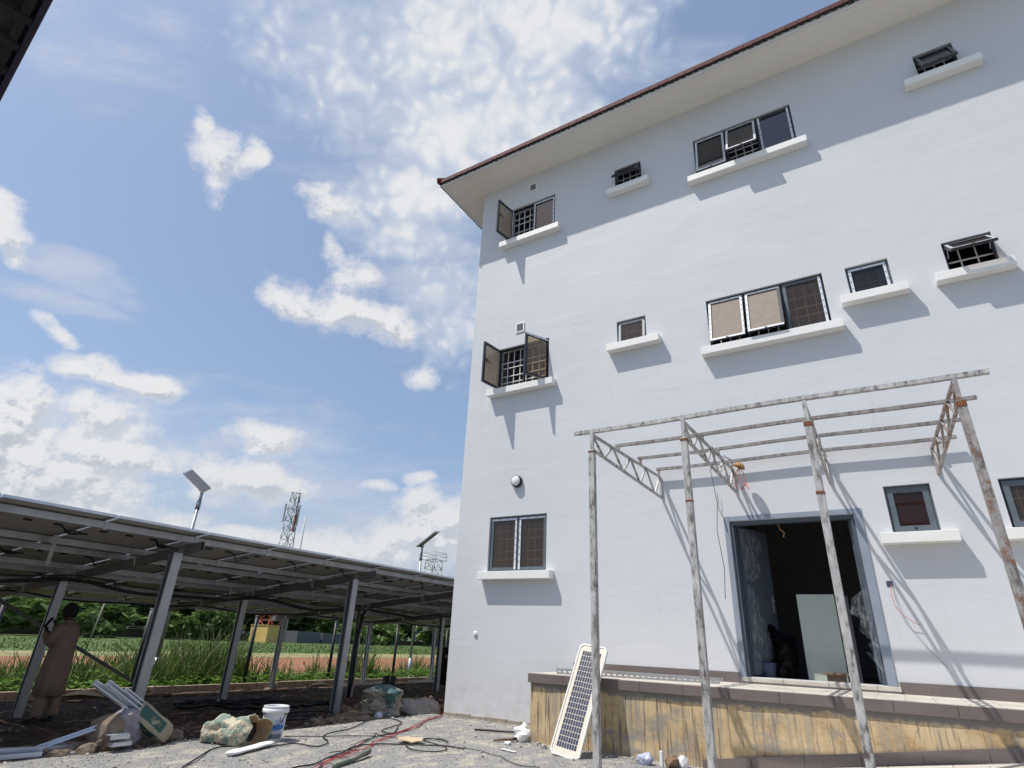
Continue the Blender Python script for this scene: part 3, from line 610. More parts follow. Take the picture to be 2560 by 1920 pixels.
# outlet box with loose wires
m = MB(); m.box(.07, .145, D0 - .006, D0 - .001, 2.31, 2.39); m.box(.12, .14, D0 - .012, D0 - .006, 2.3, 2.33); ob = m.build('socket_box', pm('plum_plastic_box', (.06, .05, .10), .2, 30, .5), bld)
m = MB(); m.tube([(.12, D0 - .01, 2.33), (.10, D0 - .06, 2.2), (.115, D0 - .09, 2.05), (.18, D0 - .08, 1.93), (.30, D0 - .05, 1.83), (.36, D0 - .04, 1.80)], .004, 5); m.build('orange_wire', pm('orange_wire', (.55, .12, .05), .1, 9), ob)
m = MB(); m.tube([(.13, D0 - .01, 2.32), (.135, D0 - .05, 2.15), (.17, D0 - .05, 1.95), (.26, D0 - .035, 1.75), (.40, D0 - .02, 1.5), (.56, D0 - .01, 1.28)], .0035, 5); m.build('grey_wire', M_GREYSASH, ob)

# ------------------------------------------------------------------ windows
YF = D0 + .055     # outer face of the fixed frame
def rectbars(m, x0, x1, z0, z1, w, y0, y1, mi, M=None):
    m.box(x0, x1, y0, y1, z1 - w, z1, mi, M); m.box(x0, x1, y0, y1, z0, z0 + w, mi, M)
    m.box(x0, x0 + w, y0 + .0006, y1 - .0006, z0 + w, z1 - w, mi, M); m.box(x1 - w, x1, y0 + .0006, y1 - .0006, z0 + w, z1 - w, mi, M)
def window(rect, n, sashes, grille=M_GRILLE, label=None, sill=None, frame_mat=M_FRAME, hz=(.24, .40, .64, .80), glass=M_GLASS, nv=3, sillh=.145, name='window', fw=.03):
    x0, x1, z0, z1 = rect; sx = []
    m = MB(); rectbars(m, x0 + .002, x1 - .002, z0 + .002, z1 - .002, fw, YF, YF + .06, 0)
    xs = [x0 + fw + (x1 - x0 - 2 * fw) * i / n for i in range(n + 1)]
    for x in xs[1:-1]: m.box(x - .02, x + .02, YF + .001, YF + .059, z0 + fw, z1 - fw)
    # stained paint line of the reveal head
    fr = m.build(name, frame_mat, bld)
    if label: tag(fr, label)
    for i, s in enumerate(sashes):
        a = xs[i] + (.02 if i else 0) + .003; b = xs[i + 1] - (.02 if i < n - 1 else 0) - .003; c = z0 + fw + .003; d = z1 - fw - .003
        w = b - a; h = d - c; sw = s.get('w', .052); kind = s.get('kind', 'closed'); ang = radians(s.get('a', 0))
        if kind == 'left': M = Matrix.Translation((a, YF - .003, c)) @ Matrix.Rotation(-ang, 4, 'Z')
        elif kind == 'right': M = Matrix.Translation((b, YF - .003, c)) @ Matrix.Rotation(ang, 4, 'Z') @ Matrix.Translation((-w, 0, 0))
        elif kind == 'top': M = Matrix.Translation((a, YF - .003, d)) @ Matrix.Rotation(-ang, 4, 'X') @ Matrix.Translation((0, 0, -h))
        else: M = Matrix.Translation((a, YF - .003, c))
        m = MB(); rectbars(m, 0, w, 0, h, sw, -.012, .034, 0, M)
        fm = s.get('film', 'TBLR'); t = .0025; o = .008; mat2 = s.get('fmat', M_FILM)
        for side, y0, y1 in (('out', -.012 - t, -.0125), ('in', .0345, .034 + t)):
            if side == 'in' and not s.get('inn'): continue
            f = fm
            if 'T' in f: m.box(o, w - o, y0, y1, h - sw + .004, h - o, 1, M)
            if 'B' in f: m.box(o, w - o, y0, y1, o, sw - .004, 1, M)
            if 'L' in f: m.box(o, sw - .004, y0, y1, sw + .002 if 'B' in f else o, h - sw - .002 if 'T' in f else h - o, 1, M)
            if 'R' in f: m.box(w - sw + .004, w - o, y0, y1, sw + .002 if 'B' in f else o, h - sw - .002 if 'T' in f else h - o, 1, M)
            if s.get('print', True) and mat2 is M_FILM:
                y2 = y0 - .0012 if side == 'out' else y1; y3 = y0 if side == 'out' else y1 + .0012
                for k in range(1, int(h / .14)):
                    z = k * .14
                    if 'L' in f: m.box(sw * .35, sw * .62, y2, y3, z, z + .035, 2, M)
                    if 'R' in f: m.box(w - sw * .62, w - sw * .35, y2, y3, z + .05, z + .085, 2, M)
                for k in range(1, int(w / .2)):
                    if 'T' in f: m.box(k * .2, k * .2 + .035, y2, y3, h - sw * .65, h - sw * .35, 2, M)
        if 'B' in fm or kind != 'closed' or s.get('latch'): m.box(w / 2 - .02, w / 2 + .02, -.022, -.0146, sw * .3, sw * .6, 3, M)
        sa = m.build('sash', [s.get('mat', frame_mat), mat2, M_PRINT, M_BLACK], fr)
        m = MB(); m.box(sw - .004, w - sw + .004, .008, .014, sw - .004, h - sw + .004, 0, M)
        m.build('pane', s.get('glass', glass), fr)
        if s.get('handle'):
            hx = s['handle'] * w; m = MB()
            m.box(hx - .012, hx + .012, .034, .05, h * .5, h * .5 + .09, 0, M); m.tube([M @ Vector((hx, .045, h * .5 + .05)), M @ Vector((hx, .075, h * .5 + .05)), M @ Vector((hx + s.get('hd', .1), .08, h * .5 - .0))], .009, 6)
            m.build('handle', M_BLACK, fr)
        if kind == 'top' and ang > .05:
            m = MB()
            for xx in (.02, w - .02):
                m.beam(M @ Vector((xx, .03, h * .72)), (a + xx, YF + .02, d - h * .45), .012, .006)
            m.build('stay_arm', M_GALV, fr)
    # burglar-bar grille just inside
    m = MB(); yg = D0 + .17
    tot = n * nv + (n - 1)
    for i in range(1, tot + 1): x = x0 + (x1 - x0) * i / (tot + 1); m.box(x - .009, x + .009, yg, yg + .018, z0 + .005, z1 - .005)
    for f in hz: z = z1 - (z1 - z0) * f; m.box(x0 + .005, x1 - .005, yg - .019, yg - .001, z - .010, z + .010)
    m.build('grille', grille, fr)
    sl = sill or (x0 - .17, x1 + .17)
    m = MB(); m.box(sl[0], sl[1], D0 - .185, D0 - .001, z0 - .165, z0 - .012); m.box(x0 + .001, x1 - .001, D0 - .001, D0 + TH - .02, z0 - .010, z0 + .0015)
    m.build('sill', M_SILL, fr, bevel=.006)
    return fr
cl = dict
W = WIN
window(W['W3A'], 2, [cl(kind='left', a=99, film='L', inn=1, handle=.87, hd=-.1, fmat=M_FILM, glass=M_GLASS_T), cl(film='TLR', glass=M_GLASS)], label='top floor corner window with its left casement swung wide open', sill=(-7.03, -5.27))
window(W['W3B'], 1, [cl(kind='top', a=40, film='')], label='small top floor window with a propped dark awning sash', sill=(-3.97, -2.93), hz=(.35, .72), glass=M_GLASS_D)
window(W['W3C'], 3, [cl(kind='top', a=11), cl(kind='top', a=24), cl(film='LR', glass=M_GLASS_D)], label='wide top floor window with three panels, two tipped open', sill=(-2.04, .36), glass=M_GLASS_D, hz=(.3, .52, .66, .84))
window(W['W3D'], 1, [cl(kind='top', a=29, film='TBLR', fmat=M_FRAME_GREY, print=False)], label='small top floor window at right with awning sash tipped out', sill=(2.12, 3.30), hz=(.35, .78), frame_mat=M_FRAME, glass=M_GLASS_D)
window(W['W2A'], 2, [cl(kind='left', a=97, film='', inn=1, handle=.87, hd=-.1, glass=M_GLASS_T), cl(kind='right', a=63, film='T', inn=1, glass=M_GLASS)], label='middle floor corner window with both casements open', sill=(-7.13, -5.38), hz=(.30, .43, .63, .78))
window(W['W2B'], 1, [cl(kind='top', a=6, fmat=M_GREYSASH, mat=M_GREYSASH)], label='small middle floor window with grey sash slightly tipped', sill=(-4.09, -2.95), hz=(.4, .72))
window(W['W2C'], 3, [cl(kind='top', a=14, glass=M_GLASS_T), cl(kind='top', a=16, glass=M_GLASS_T, fmat=M_FILM, film='TLB'), cl(kind='top', a=3, film='R', mat=M_FRAME_GREY, latch=1)], label='wide middle floor window with two pale tan panels tipped open', sill=(-2.15, .275), hz=(.3, .5, .66, .86))
window(W['W2D'], 1, [cl(film='TLR', glass=M_GLASS_D)], label='small closed middle floor window with white taped sash', sill=(.31, 1.31), hz=(.5,), frame_mat=M_FRAME_GREY)
window(W['W2E'], 1, [cl(kind='top', a=50, film='TBLR', fmat=M_GREYSASH, print=False)], label='small middle floor window with awning sash thrown open over white bars', sill=(1.68, 2.70), hz=(.52, .93), nv=2)
window(W['W2F'], 2, [cl(kind='top', a=30), cl(kind='top', a=30)])
window(W['W1A'], 2, [cl(film='TR', fmat=M_FILM), cl(film='TL', fmat=M_FILM)], grille=M_GRILLE_BR, label='ground floor corner window, closed, with white tape on its middle stiles', sill=(-7.06, -5.38), frame_mat=M_FRAME_GREY, hz=(.25, .40, .63, .78))
window(W['W1B'], 1, [cl(film='', mat=M_FRAME_GREY, w=.075, glass=M_GLASS_R, latch=1)], grille=M_GRILLE_BR, label='small square ground floor window with dark reddish glass beside the door', sill=(.13, 1.07), frame_mat=M_FRAME_GREY, hz=(.38, .80), nv=2)
window(W['W1C'], 1, [cl(film='', w=.075, mat=M_FRAME_GREY)], grille=M_GRILLE_BR, label='ground floor window cut by the right edge', sill=(1.51, 2.45), hz=(.38, .80), nv=2)
window(W['W1D'], 2, [cl(film='TR'), cl(film='TL')], grille=M_GRILLE_BR, sill=(3.03, 4.77))
window(W['W3E'], 2, [cl(), cl()], sill=(4.23, 6.37))

# ------------------------------------------------------------------ doorway
x0, x1, z0, z1 = DOOR
m = MB()
m.box(x0 - .085, x0 - .001, D0 - .018, D0 - .001, z0 - .04, z1 + .085); m.box(x0, x1, D0 - .018, D0 - .001, z1 + .001, z1 + .085); m.box(x1 + .001, x1 + .115, D0 - .018, D0 - .001, z0 - .02, z1 + .085)
df = m.build('door_surround', M_DFRAME, bld, bevel=.004)
m = MB()
m.box(x0 + .001, x0 + .055, D0 + .02, D0 + .16, z0, z1 - .001, 0); m.box(x1 - .055, x1 - .001, D0 + .02, D0 + .16, z0, z1 - .001); m.box(x0 + .056, x1 - .056, D0 + .02, D0 + .16, z1 - .06, z1 - .001)
m.box(x0 + .056, x0 + .07, D0 + .10, D0 + .16, z0, z1 - .062); m.box(x1 - .07, x1 - .056, D0 + .10, D0 + .16, z0, z1 - .062)
m.build('door_frame', M_DOOR, bld, bevel=.003)
m = MB(); m.box(x0 - .08, x1 + .15, D0 - .05, D0 + .3, .955, 1.012); m.build('door_threshold', M_PAVE, bld, bevel=.004)
def leaf(hx, ang, w, side, h=2.28):
    M = Matrix.Translation((hx, D0 + .15, z0 + .02)) @ Matrix.Rotation(radians(ang), 4, 'Z'); a, b = (0, w) if side > 0 else (-w, 0)
    m = MB(); m.box(a, b, -.022, .022, 0, h, 0, M)
    lf = m.build('door_leaf', M_DOOR, bld, bevel=.003)
    m = MB(); xx = b - .07 if side > 0 else a + .07
    m.box(xx - .022, xx + .022, -.032, -.0225, .95, 1.22, 0, M); m.tube([M @ Vector((xx, -.032, 1.13)), M @ Vector((xx, -.07, 1.13)), M @ Vector((xx - .1 * side, -.075, 1.13))], .009, 6)
    m.build('handle', M_GALV, lf)
    return M, lf, a, b
M, lf, a, b = leaf(x0 + .075, 68, .86, 1)
def film_sheet(M, pts, lf, y=-.045):
    m = MB(); n = len(pts); c = [sum(p[i] for p in pts) / n for i in (0, 1)]
    ring = []; N = 12
    vs = [M @ Vector((c[0], y, c[1]))]
    # subdivided fan with crumple
    rows = 7
    for r in range(1, rows + 1):
        for k in range(n):
            x = c[0] + (pts[k][0] - c[0]) * r / rows; z = c[1] + (pts[k][1] - c[1]) * r / rows
            vs.append(M @ Vector((x, y + .028 * mnoise.noise(Vector((x * 7, z * 7, 3))) - .01, z)))
    fs = [(0, 1 + k, 1 + (k + 1) % n) for k in range(n)]
    for r in range(rows - 1):
        for k in range(n): fs.append((1 + r * n + k, 1 + (r + 1) * n + k, 1 + (r + 1) * n + (k + 1) % n, 1 + r * n + (k + 1) % n))
    m.add(vs, fs, 0, None, True); m.build('plastic_film', M_PLAST, lf)
film_sheet(M, [(0, 1.42), (.0, 2.25), (.3, 2.22), (.62, 2.12), (.60, 1.9), (.42, 1.82), (.48, 1.62), (.40, 1.46), (.2, 1.40)], lf)
film_sheet(M, [(0, .02), (0, 1.36), (.16, 1.30), (.30, 1.12), (.26, .98), (.40, .78), (.55, .55), (.62, .36), (.56, .18), (.3, .10), (.2, .02)], lf)
#film_sheet(M, [(.62, .95), (.70, .98), (.84, .75), (.85, .60), (.74, .52)], lf)
M, lf, a, b = leaf(x1 - .075, -101, .86, -1)
film_sheet(M, [(-.02, .05), (-.02, 1.35), (-.2, 1.3), (-.34, 1.15), (-.30, .95), (-.42, .8), (-.2, .55), (-.32, .3), (-.15, .1)], lf, .05)
film_sheet(Matrix.Translation((x1 - .05, D0 + .02, z0)), [(.03, .9), (.03, 1.28), (-.08, 1.22), (-.2, 1.12), (-.24, .92), (-.12, .84), (-.17, .70), (-.03, .55)], lf, -.01)
film_sheet(Matrix.Translation((x1 - .05, D0 + .02, z0)), [(.03, .15), (.03, .62), (-.09, .52), (-.05, .38), (-.15, .42), (-.02, .25)], lf, -.01)
# loose brown wire at the door head
m = MB(); m.tube([(-1.28, D0 + .1, 3.32), (-1.25, D0 + .14, 3.22), (-1.20, D0 + .12, 3.18), (-1.22, D0 + .12, 3.10)], .012, 5); m.build('loose_wire', pm('brown_wire', (.28, .15, .07), .2, 9), bld)

# boards leaning inside the doorway (things of their own)
def slab_at(name, label, cat, p, w, h, t, rz, tilt, mat, roll=0):
    o = thing(name, label, cat, p)
    M = Matrix.Translation(p) @ Matrix.Rotation(rz, 4, 'Z') @ Matrix.Rotation(tilt, 4, 'X') @ Matrix.Rotation(roll, 4, 'Y')
    m = MB(); m.box(0, w, 0, t, 0, h, 0, M); m.build('sheet', mat, o, bevel=.003); return o, M
bo = MB(); bo.box(-1.25, -.69, 11.15, 11.17, .985, 2.28, 0)
tag(bo.build('leaning_board', M_BOARD, None, bevel=.004), 'pale green board standing upright in the dark doorway', 'board')
bo = MB(); bo.box(-.685, -.50, 11.19, 11.22, .985, 2.26, 0)
tag(bo.build('grey_board', pm('dark_grey_panel', (.10, .10, .11), .1, 3), None, bevel=.004), 'narrow dark grey panel standing beside the pale green board', 'board')
m = MB(); m.box(-.95, -.70, 10.75, 10.9, .985, 1.10); m.box(-1.0, -.62, 10.72, 10.93, 1.101, 1.13)
tag(m.build('wooden_offcut', M_WOOD, None, bevel=.003), 'small brown timber block on the floor in front of the pale board', 'wood block')
# dark jacket heap by the leaf
m = MB(); rr = random.Random(4)
for i in range(7): m.rock((-1.62 + rr.uniform(-.12, .12), 11.0 + rr.uniform(-.15, .15), 1.08 + .10 * i), .19 - .012 * i, rr, 0, 1.1)
tag(m.build('dark_sack', pm('matt_black_cloth', (.004, .004, .005), .1, 9, 1., spec=.05, bump=0), None), 'black bundle slumped against the open door leaf', 'bundle')
m = MB(); m.lathe([(0, 0), (.12, 0), (.14, .2), (.15, .24), (.0, .24)], 18, 0, Matrix.Translation((-1.78, 10.72, .985))); tag(m.build('navy_tub', pm('navy_tub', (.03, .04, .09), .1, 5), None), 'small navy blue tub at the foot of the door leaf', 'tub')

# ------------------------------------------------------------------ entrance platform
PX0, PX1, PY = -4.93, 9.0, 8.63
plat = thing('entrance_platform', 'raised entrance platform with stained yellow face and brown coping', 'platform', (PX0, PY, 0))
m = MB(); nx = 90; nz = 8
vs = []; xs = lin(PX0 + .03, PX1, nx); zs = lin(-.15, .80, nz)
for j, z in enumerate(zs):
    for i, x in enumerate(xs): vs.append((x, PY + .03 + .012 * fb(x, z * 2, 1.4, 2) + .006 * fb(x, z, 6, 2), z))
m.add(vs, [(j * nx + i, j * nx + i + 1, (j + 1) * nx + i + 1, (j + 1) * nx + i) for j in range(nz - 1) for i in range(nx - 1)], 0, None, True)
m.box(PX0 + .035, PX1, PY + .06, D0 - .002, -.15, .80)
m.build('platform_wall', M_YELLOW, plat)
m = MB(); x = PX0
while x < PX1:
    w = .6; m.box(x, min(x + w - .004, PX1), PY - .015, PY + .012, .80, .925); x += w
y = PY + .0135
while y < D0 - .03: m.box(PX0 - .012, PX0 + .012, y, min(y + .596, D0 - .002), .80, .925); y += .6
m.build('coping', M_COPING, plat, bevel=.003)
m = MB(); m.box(PX0 + .013, PX1, PY + .013, D0 - .002, .802, .93); m.build('paving', M_PAVE, plat)
# ramp rising to the right along the foot of the platform
def ramp_z(x): return -.03 + .15 * (x + 2.30)
rx0, rx1 = -2.3, 4.4
m = MB(); m.prism([(rx0, PY + .02, -.2), (rx1, PY + .02, -.2), (rx1, PY + .02, ramp_z(rx1)), (rx0, PY + .02, ramp_z(rx0))], (0, -1.15, 0)); m.build('ramp', M_PAVE, plat)
m = MB(); x = rx0 - .05
while x < rx1:
    a, b = x, x + .596; m.prism([(a, PY + .015, ramp_z(a) + .004), (b, PY + .015, ramp_z(b) + .004), (b, PY + .015, ramp_z(b) + .13), (a, PY + .015, ramp_z(a) + .13)], (0, -.022, 0)); x += .6
m.build('ramp_skirting', M_COPING, plat, bevel=.002)

# slotted steel channels lying on the platform
def channel(name, label, p, q, z, w, h):
    m = MB(); p = Vector(p); q = Vector(q); d = (q - p); L = d.length; ang = math.atan2(d.y, d.x)
    M = Matrix.Translation((p.x, p.y, z)) @ Matrix.Rotation(ang, 4, 'Z'); n = int(L / .085)
    # front web with real slots
    m.box(0, L, 0, .003, 0, h * .32, 0, M); m.box(0, L, 0, .003, h * .66, h, 0, M)
    for i in range(n + 1):
        a = i * L / n; m.box(max(0, a - .018), min(L, a + .018), 0, .003, h * .32, h * .66, 0, M)
    m.box(0, L, .0032, w, h - .003, h, 0, M); m.box(0, L, .0032, w, 0, .003, 0, M)
    return tag(m.build(name, M_GALV), label, 'steel channel', 'slotted channels on the platform')
channel('slotted_channel', 'long slotted galvanised channel lying on the platform edge, nearest the viewer', (-4.59, 8.92), (-2.23, 9.44), .932, .04, .075)
channel('slotted_channel', 'slotted channel lying behind the first, tight to the wall skirting', (-4.62, 10.12), (-2.35, 10.16), .932, .04, .05)
# ------------------------------------------------------------------ steel canopy frame in front of the door
can = thing('steel_canopy_frame', 'bare weathered steel canopy frame of posts, trusses and purlins before the door', 'canopy frame', (-3.15, 7.15, 0))
PXS = (-3.145, -1.845, -.39, 1.065); CY = 7.15
mats = (M_WEATH, M_WEATH, M_WEATH, M_WEATH2)
for i, x in enumerate(PXS):
    m = MB(); m.box(x - .04, x + .04, CY - .04, CY + .04, -.3, 3.85); m.box(x - .045, x + .045, CY - .045, CY + .045, 3.851, 3.862)
    m.build('post', mats[i], can, bevel=.004)
    m = MB(); s = .036; xw = x - .01 if i < 3 else x - .04
    y0, y1 = CY, D0 - .003; zt = lambda y: 4.105 + .165 * (y - y0) / (y1 - y0); zb = lambda y: 3.885 + .0 * y
    P_ = lambda y, z: (x + (xw - x) * (y - y0) / (y1 - y0), y, z)
    m.beam(P_(y0, 3.863), P_(y0, 4.13), .045, .045, up=(0, 1, 0))
    m.beam(P_(y0 + .02, zt(y0)), P_(y1 - .02, zt(y1)), s, s); m.beam(P_(y0 + .02, zb(y0)), P_(y1 - .02, zb(y1)), s, s)
    m.beam(P_(y1 - .02, zb(y1)), P_(y1 - .02, zt(y1)), s, s, up=(0, 1, 0))
    bays = 4; L = (y1 - y0 - .06) / bays
    for k in range(bays):
        a = y0 + .03 + k * L; b = a + L * .5; c = a + L
        m.beam(P_(a, zt(a)), P_(b, zb(b)), s * .8, s * .8, up=(1, 0, 0)); m.beam(P_(b + .02, zb(b)), P_(c - .02, zt(c)), s * .8, s * .8, up=(1, 0, 0))
    m.build('truss', mats[i], can, bevel=.002)
for (xa, xb, y, z, w, h, mt) in ((-3.42, 1.375, 7.16, 4.158, .06, .05, M_WEATH), (-3.19, 1.38, 8.17, 4.25, .045, .045, M_WEATH3), (-3.19, 1.34, 9.19, 4.33, .045, .045, M_WEATH3), (-3.19, 1.35, 10.19, 4.40, .045, .05, M_WEATH3)):
    m = MB(); n = 12
    for k in range(n):
        a = xa + (xb - xa) * k / n; b = xa + (xb - xa) * (k + 1) / n
        dz = lambda x: -.018 * sin(pi * (x - xa) / (xb - xa) * 2.7) * .6
        m.beam((a, y, z + dz(a)), (b, y, z + dz(b)), w, h)
    m.build('purlin', mt, can)
M_RUST = pm('bright_rust', (.20, .075, .03), .35, 30, .9, col2=(.10, .05, .035))
for (x, z0, z1) in ((-3.145, 3.83, 3.868), (-1.845, 3.82, 3.868), (-.39, 3.80, 3.93), (1.065, 3.79, 3.90), (-.39, 2.995, 3.03), (-1.845, 3.03, 3.05)):
    m = MB(); m.box(x - .0445, x + .0445, CY - .0445, CY + .0445, z0, z1 if z1 < 3.8 else min(z1, 3.8495)); m.build('weld_joint', M_RUST, can, bevel=.004)
# packing pieces and weld tabs between chords and purlins
m = MB()
for x in PXS:
    for (y, z) in ((8.17, 4.185), (9.19, 4.25), (10.19, 4.32)): m.box(x - .018, x + .018, y - .018, y + .018, z - .02, z + .056)
m.build('cleat', M_WEATH2, can)
# lamp holder hung from the second truss with loose red wires and a hanging cable
lh = thing('hanging_lampholder', 'rusty orange cap with loose red wires hung at the second truss wall end', 'lamp fitting', (-1.70, 10.05, 4.25))
m = MB(); m.lathe([(0, .06), (.05, .055), (.085, .02), (.10, -.02), (.095, -.02), (.05, .02), (0, .03)], 20, 0, Matrix.Translation((-1.70, 10.05, 4.25)) @ Matrix.Rotation(.5, 4, 'Y')); m.build('cap', pm('rust_orange_cap', (.38, .20, .06), .3, 20, .6), lh)
m = MB()
for k in range(4):
    a = k * 1.4; m.tube([(-1.70, 10.05, 4.24), (-1.72 + .08 * cos(a), 10.02, 4.10), (-1.70 + .12 * cos(a + 1), 10.02, 3.92), (-1.66 + .07 * cos(a), 10.0, 3.83), (-1.62, 10.02, 3.95)], .006, 5)
m.build('wire', pm('pinkish_red_wire', (.45, .12, .10), .1, 9), lh)
m = MB(); pts = [(-1.83, 8.7, 4.22), (-1.80, 8.6, 4.02), (-1.84, 8.55, 3.8), (-1.80, 8.5, 3.3), (-1.85, 8.45, 2.9), (-1.78, 8.5, 2.4), (-1.83, 8.5, 2.0)]
m.tube([Vector(p) + Vector((.02 * sin(i * 2.1), 0, 0)) for i, p in enumerate(pts)], .0045, 5); m.tube([(-1.86, 8.9, 4.2), (-1.70, 8.75, 4.05), (-1.60, 8.9, 4.02), (-1.75, 9.1, 4.18)], .0045, 5)
tag(m.build('hanging_cable', M_RUBBER, None), 'thin dark cable dangling from the second canopy truss', 'cable')
m = MB(); m.tube([(-2.15, D0 - .05, 3.88), (-2.16, D0 - .04, 3.6), (-2.10, D0 - .03, 3.45), (-2.06, D0 - .03, 3.2)], .0045, 5)
tag(m.build('wall_wire', M_RUBBER, None), 'thin wire hanging down the wall at the left of the door head', 'wire')

# ------------------------------------------------------------------ solar carport
SL = .10
def pz(x): return 2.722 + SL * (x + 9.05)          # underside of the modules
EX = -9.05; MW = 1.37; MD = 2.04
car = thing('solar_carport', 'long low canopy of solar modules on galvanised steel posts and rafters', 'solar canopy', (-13.2, 9.0, -.2))
# prototype module, local origin at its near left corner, x to the field, y along the row
m = MB(); t = .038; w = MW - .022; d = MD - .022
m.box(.012, d - .012, .012, w - .012, .026, .033, 0)           # backsheet
m.box(.012, d - .012, .012, w - .012, .0335, .0375, 2)
for (a, b, c, e) in ((0, d, 0, .012), (0, d, w - .012, w), (0, .012, .012, w - .012), (d - .012, d, .012, w - .012)): m.box(a, b, c, e, 0, t, 1)
for (a, b, c, e) in ((.012, d - .012, .012, .036), (.012, d - .012, w - .036, w - .012), (.012, .036, .036, w - .036), (d - .036, d - .012, .036, w - .036)): m.box(a, b, c, e, .0, .002, 1)
me_mod = m.build('module', [M_BACK, M_ALU, M_PVGLASS], mesh_only=True)
m = MB(); m.box(d / 2 - .02, d / 2 + .03, -.05, .05, .004, .0258); me_jb = m.build('junction_box', M_BLACK, mesh_only=True)
jbs = []
for v in range(3):
    m = MB(); a = Vector((d / 2, w * .22 - .04, .01))
    if v == 0: pts = [a, a + Vector((.06, -.08, -.03)), a + Vector((.12, -.16, -.10)), a + Vector((.15, -.26, -.04)), a + Vector((.2, -.36, -.02))]
    if v == 1: pts = [a, a + Vector((.1, -.1, -.03))] + [a + Vector((.1 * cos(q) + .08, -.2 + .1 * sin(q), -.06)) for q in [i * .7 for i in range(11)]] + [a + Vector((.14, -.42, -.04))]
    if v == 2: pts = [a, a + Vector((.03, -.1, -.02)), a + Vector((.08, -.2, -.12)), a + Vector((.05, -.3, -.05)), a + Vector((.1, -.45, -.03))]
    m.tube(pts, .013, 6); jbs.append(m.build('module_cable', M_BLACK, mesh_only=True))
ay = math.atan(SL)
Y00 = 4.03 - MW * 5
cnt = 0
for j in range(4):
    for i in range(20):
        mod = bpy.data.objects.new('solar_module', me_mod); COL.objects.link(mod); mod.parent = car; mod.matrix_parent_inverse = Matrix.Translation(car.location).inverted()
        x = EX - j * MD
        # local +x points to -X and downhill
        mod.matrix_basis = Matrix.Translation((x, Y00 + (i + 1) * MW - .011 + R_.uniform(-.004, .004), pz(x))) @ Matrix.Rotation(pi, 4, 'Z') @ Matrix.Rotation(ay, 4, 'Y')
        mod.matrix_parent_inverse = Matrix.Translation(car.location).inverted()
        for kk in (.22, .5, .78): jb = bpy.data.objects.new('junction_box', me_jb); COL.objects.link(jb); jb.parent = mod; jb.location = (0, w * kk, 0)
        jb = bpy.data.objects.new('module_cable', jbs[R_.choice((0, 1, 2, 2))]); COL.objects.link(jb); jb.parent = mod
        cnt += 1
ROWS = [-2.43, 1.485, 5.40, 9.315, 13.23, 17.15, 21.05]
YA, YE = Y00 - .1, Y00 + 20 * MW + .1
for j in range(4):
    for fx in (.31, 1.75):
        x = EX - j * MD - fx; z = pz(x)
        m = MB(); m.box(x - .003, x + .003, YA, YE, z - .098, z - .004); m.box(x - .045, x - .0035, YA, YE, z - .007, z - .004); m.box(x - .045, x - .0035, YA, YE, z - .098, z - .095)
        for k in range(21):
            y = Y00 + k * MW; m.box(x + .0035, x + .012, y - .02, y + .02, z - .112, z - .002)
        m.build('purlin', M_GALV, car)
for y in ROWS:
    x0, x1 = -9.13, -17.35
    m = MB()
    def rp(x, dz): return (x, 0, pz(x) - .103 + dz)
    for (yy0, yy1, a, b) in ((y - .03, y - .026, -.14, 0), (y + .026, y + .03, -.14, 0), (y - .026, y + .026, -.004, 0), (y - .026, y + .026, -.14, -.136)):
        m.prism([(x0, yy0, rp(x0, a)[2]), (x1, yy0, rp(x1, a)[2]), (x1, yy0, rp(x1, b)[2]), (x0, yy0, rp(x0, b)[2])], (0, yy1 - yy0, 0))
    m.build('rafter', M_GALV_D, car)
    for (px, w) in ((-9.63, .145), (-13.25, .135), (-16.62, .12)):
        zt = pz(px) - .244; yy = y - .033; m = MB()
        # C-section post: web facing the viewer side, two flanges
        m.box(px + w / 2 - .004, px + w / 2, yy - w, yy, -.5, zt + .02); m.box(px - w / 2, px + w / 2 - .0045, yy - .004, yy, -.5, zt + .12); m.box(px - w / 2, px - w / 2 + .004, yy - w, yy - .0045, -.5, zt)
        m.box(px + w / 2 - .03, px + w / 2 - .0045, yy - w, yy - w + .004, -.5, zt); m.box(px - w / 2 + .0045, px - w / 2 + .03, yy - w, yy - w + .004, -.5, zt)
        m.build('post', M_GALV, car)
        m = MB(); m.box(px - .12, px + .12, yy - .2, yy + .04, -.5, -.24 if px < -12 else -.16); m.build('footing', M_CONC, car)
m = MB(); m.beam((-16.72, 9.25, -.1), (-16.72, 5.45, 1.80), .07, .05, up=(1, 0, 0)); m.build('brace', M_GALV_D, car)
# sagging black conduit under the array
def sag(name, x, ys, z0, r, amp, seed):
    rj = random.Random(seed); pts = []
    n = 70
    for i in range(n):
        y = ys[0] + (ys[1] - ys[0]) * i / (n - 1); ph = (y - ROWS[0]) / 3.915
        pts.append((x + .05 * sin(y * 1.3 + seed), y, z0 - amp * abs(sin(pi * ph)) + .02 * sin(y * 2.7)))
    m = MB(); m.tube(pts, r, 7); m.build(name, M_RUBBER, car)
sag('conduit', -13.0, (-2, 23), pz(-13) - .25, .035, .14, 1); sag('conduit', -12.6, (-2, 23), pz(-12.6) - .24, .012, .10, 2); sag('conduit', -15.4, (-2, 23), pz(-15.4) - .2, .02, .10, 3)
m = MB(); m.tube([(-13.0, 13.1, 2.05), (-13.12, 13.1, 1.9), (-13.17, 13.06, 1.2), (-13.15, 13.06, .2), (-13.2, 13.05, -.25)], .05, 8); m.build('conduit', M_BLACK, car)
m = MB(); m.prism([(-10.55, 3.9, pz(-10.6) - .02), (-10.6, 3.98, pz(-10.6) - .02), (-10.62, 3.99, 2.12), (-10.58, 3.93, 2.10)], (.004, .004, 0)); m.build('hanging_tape', M_BACK, car)
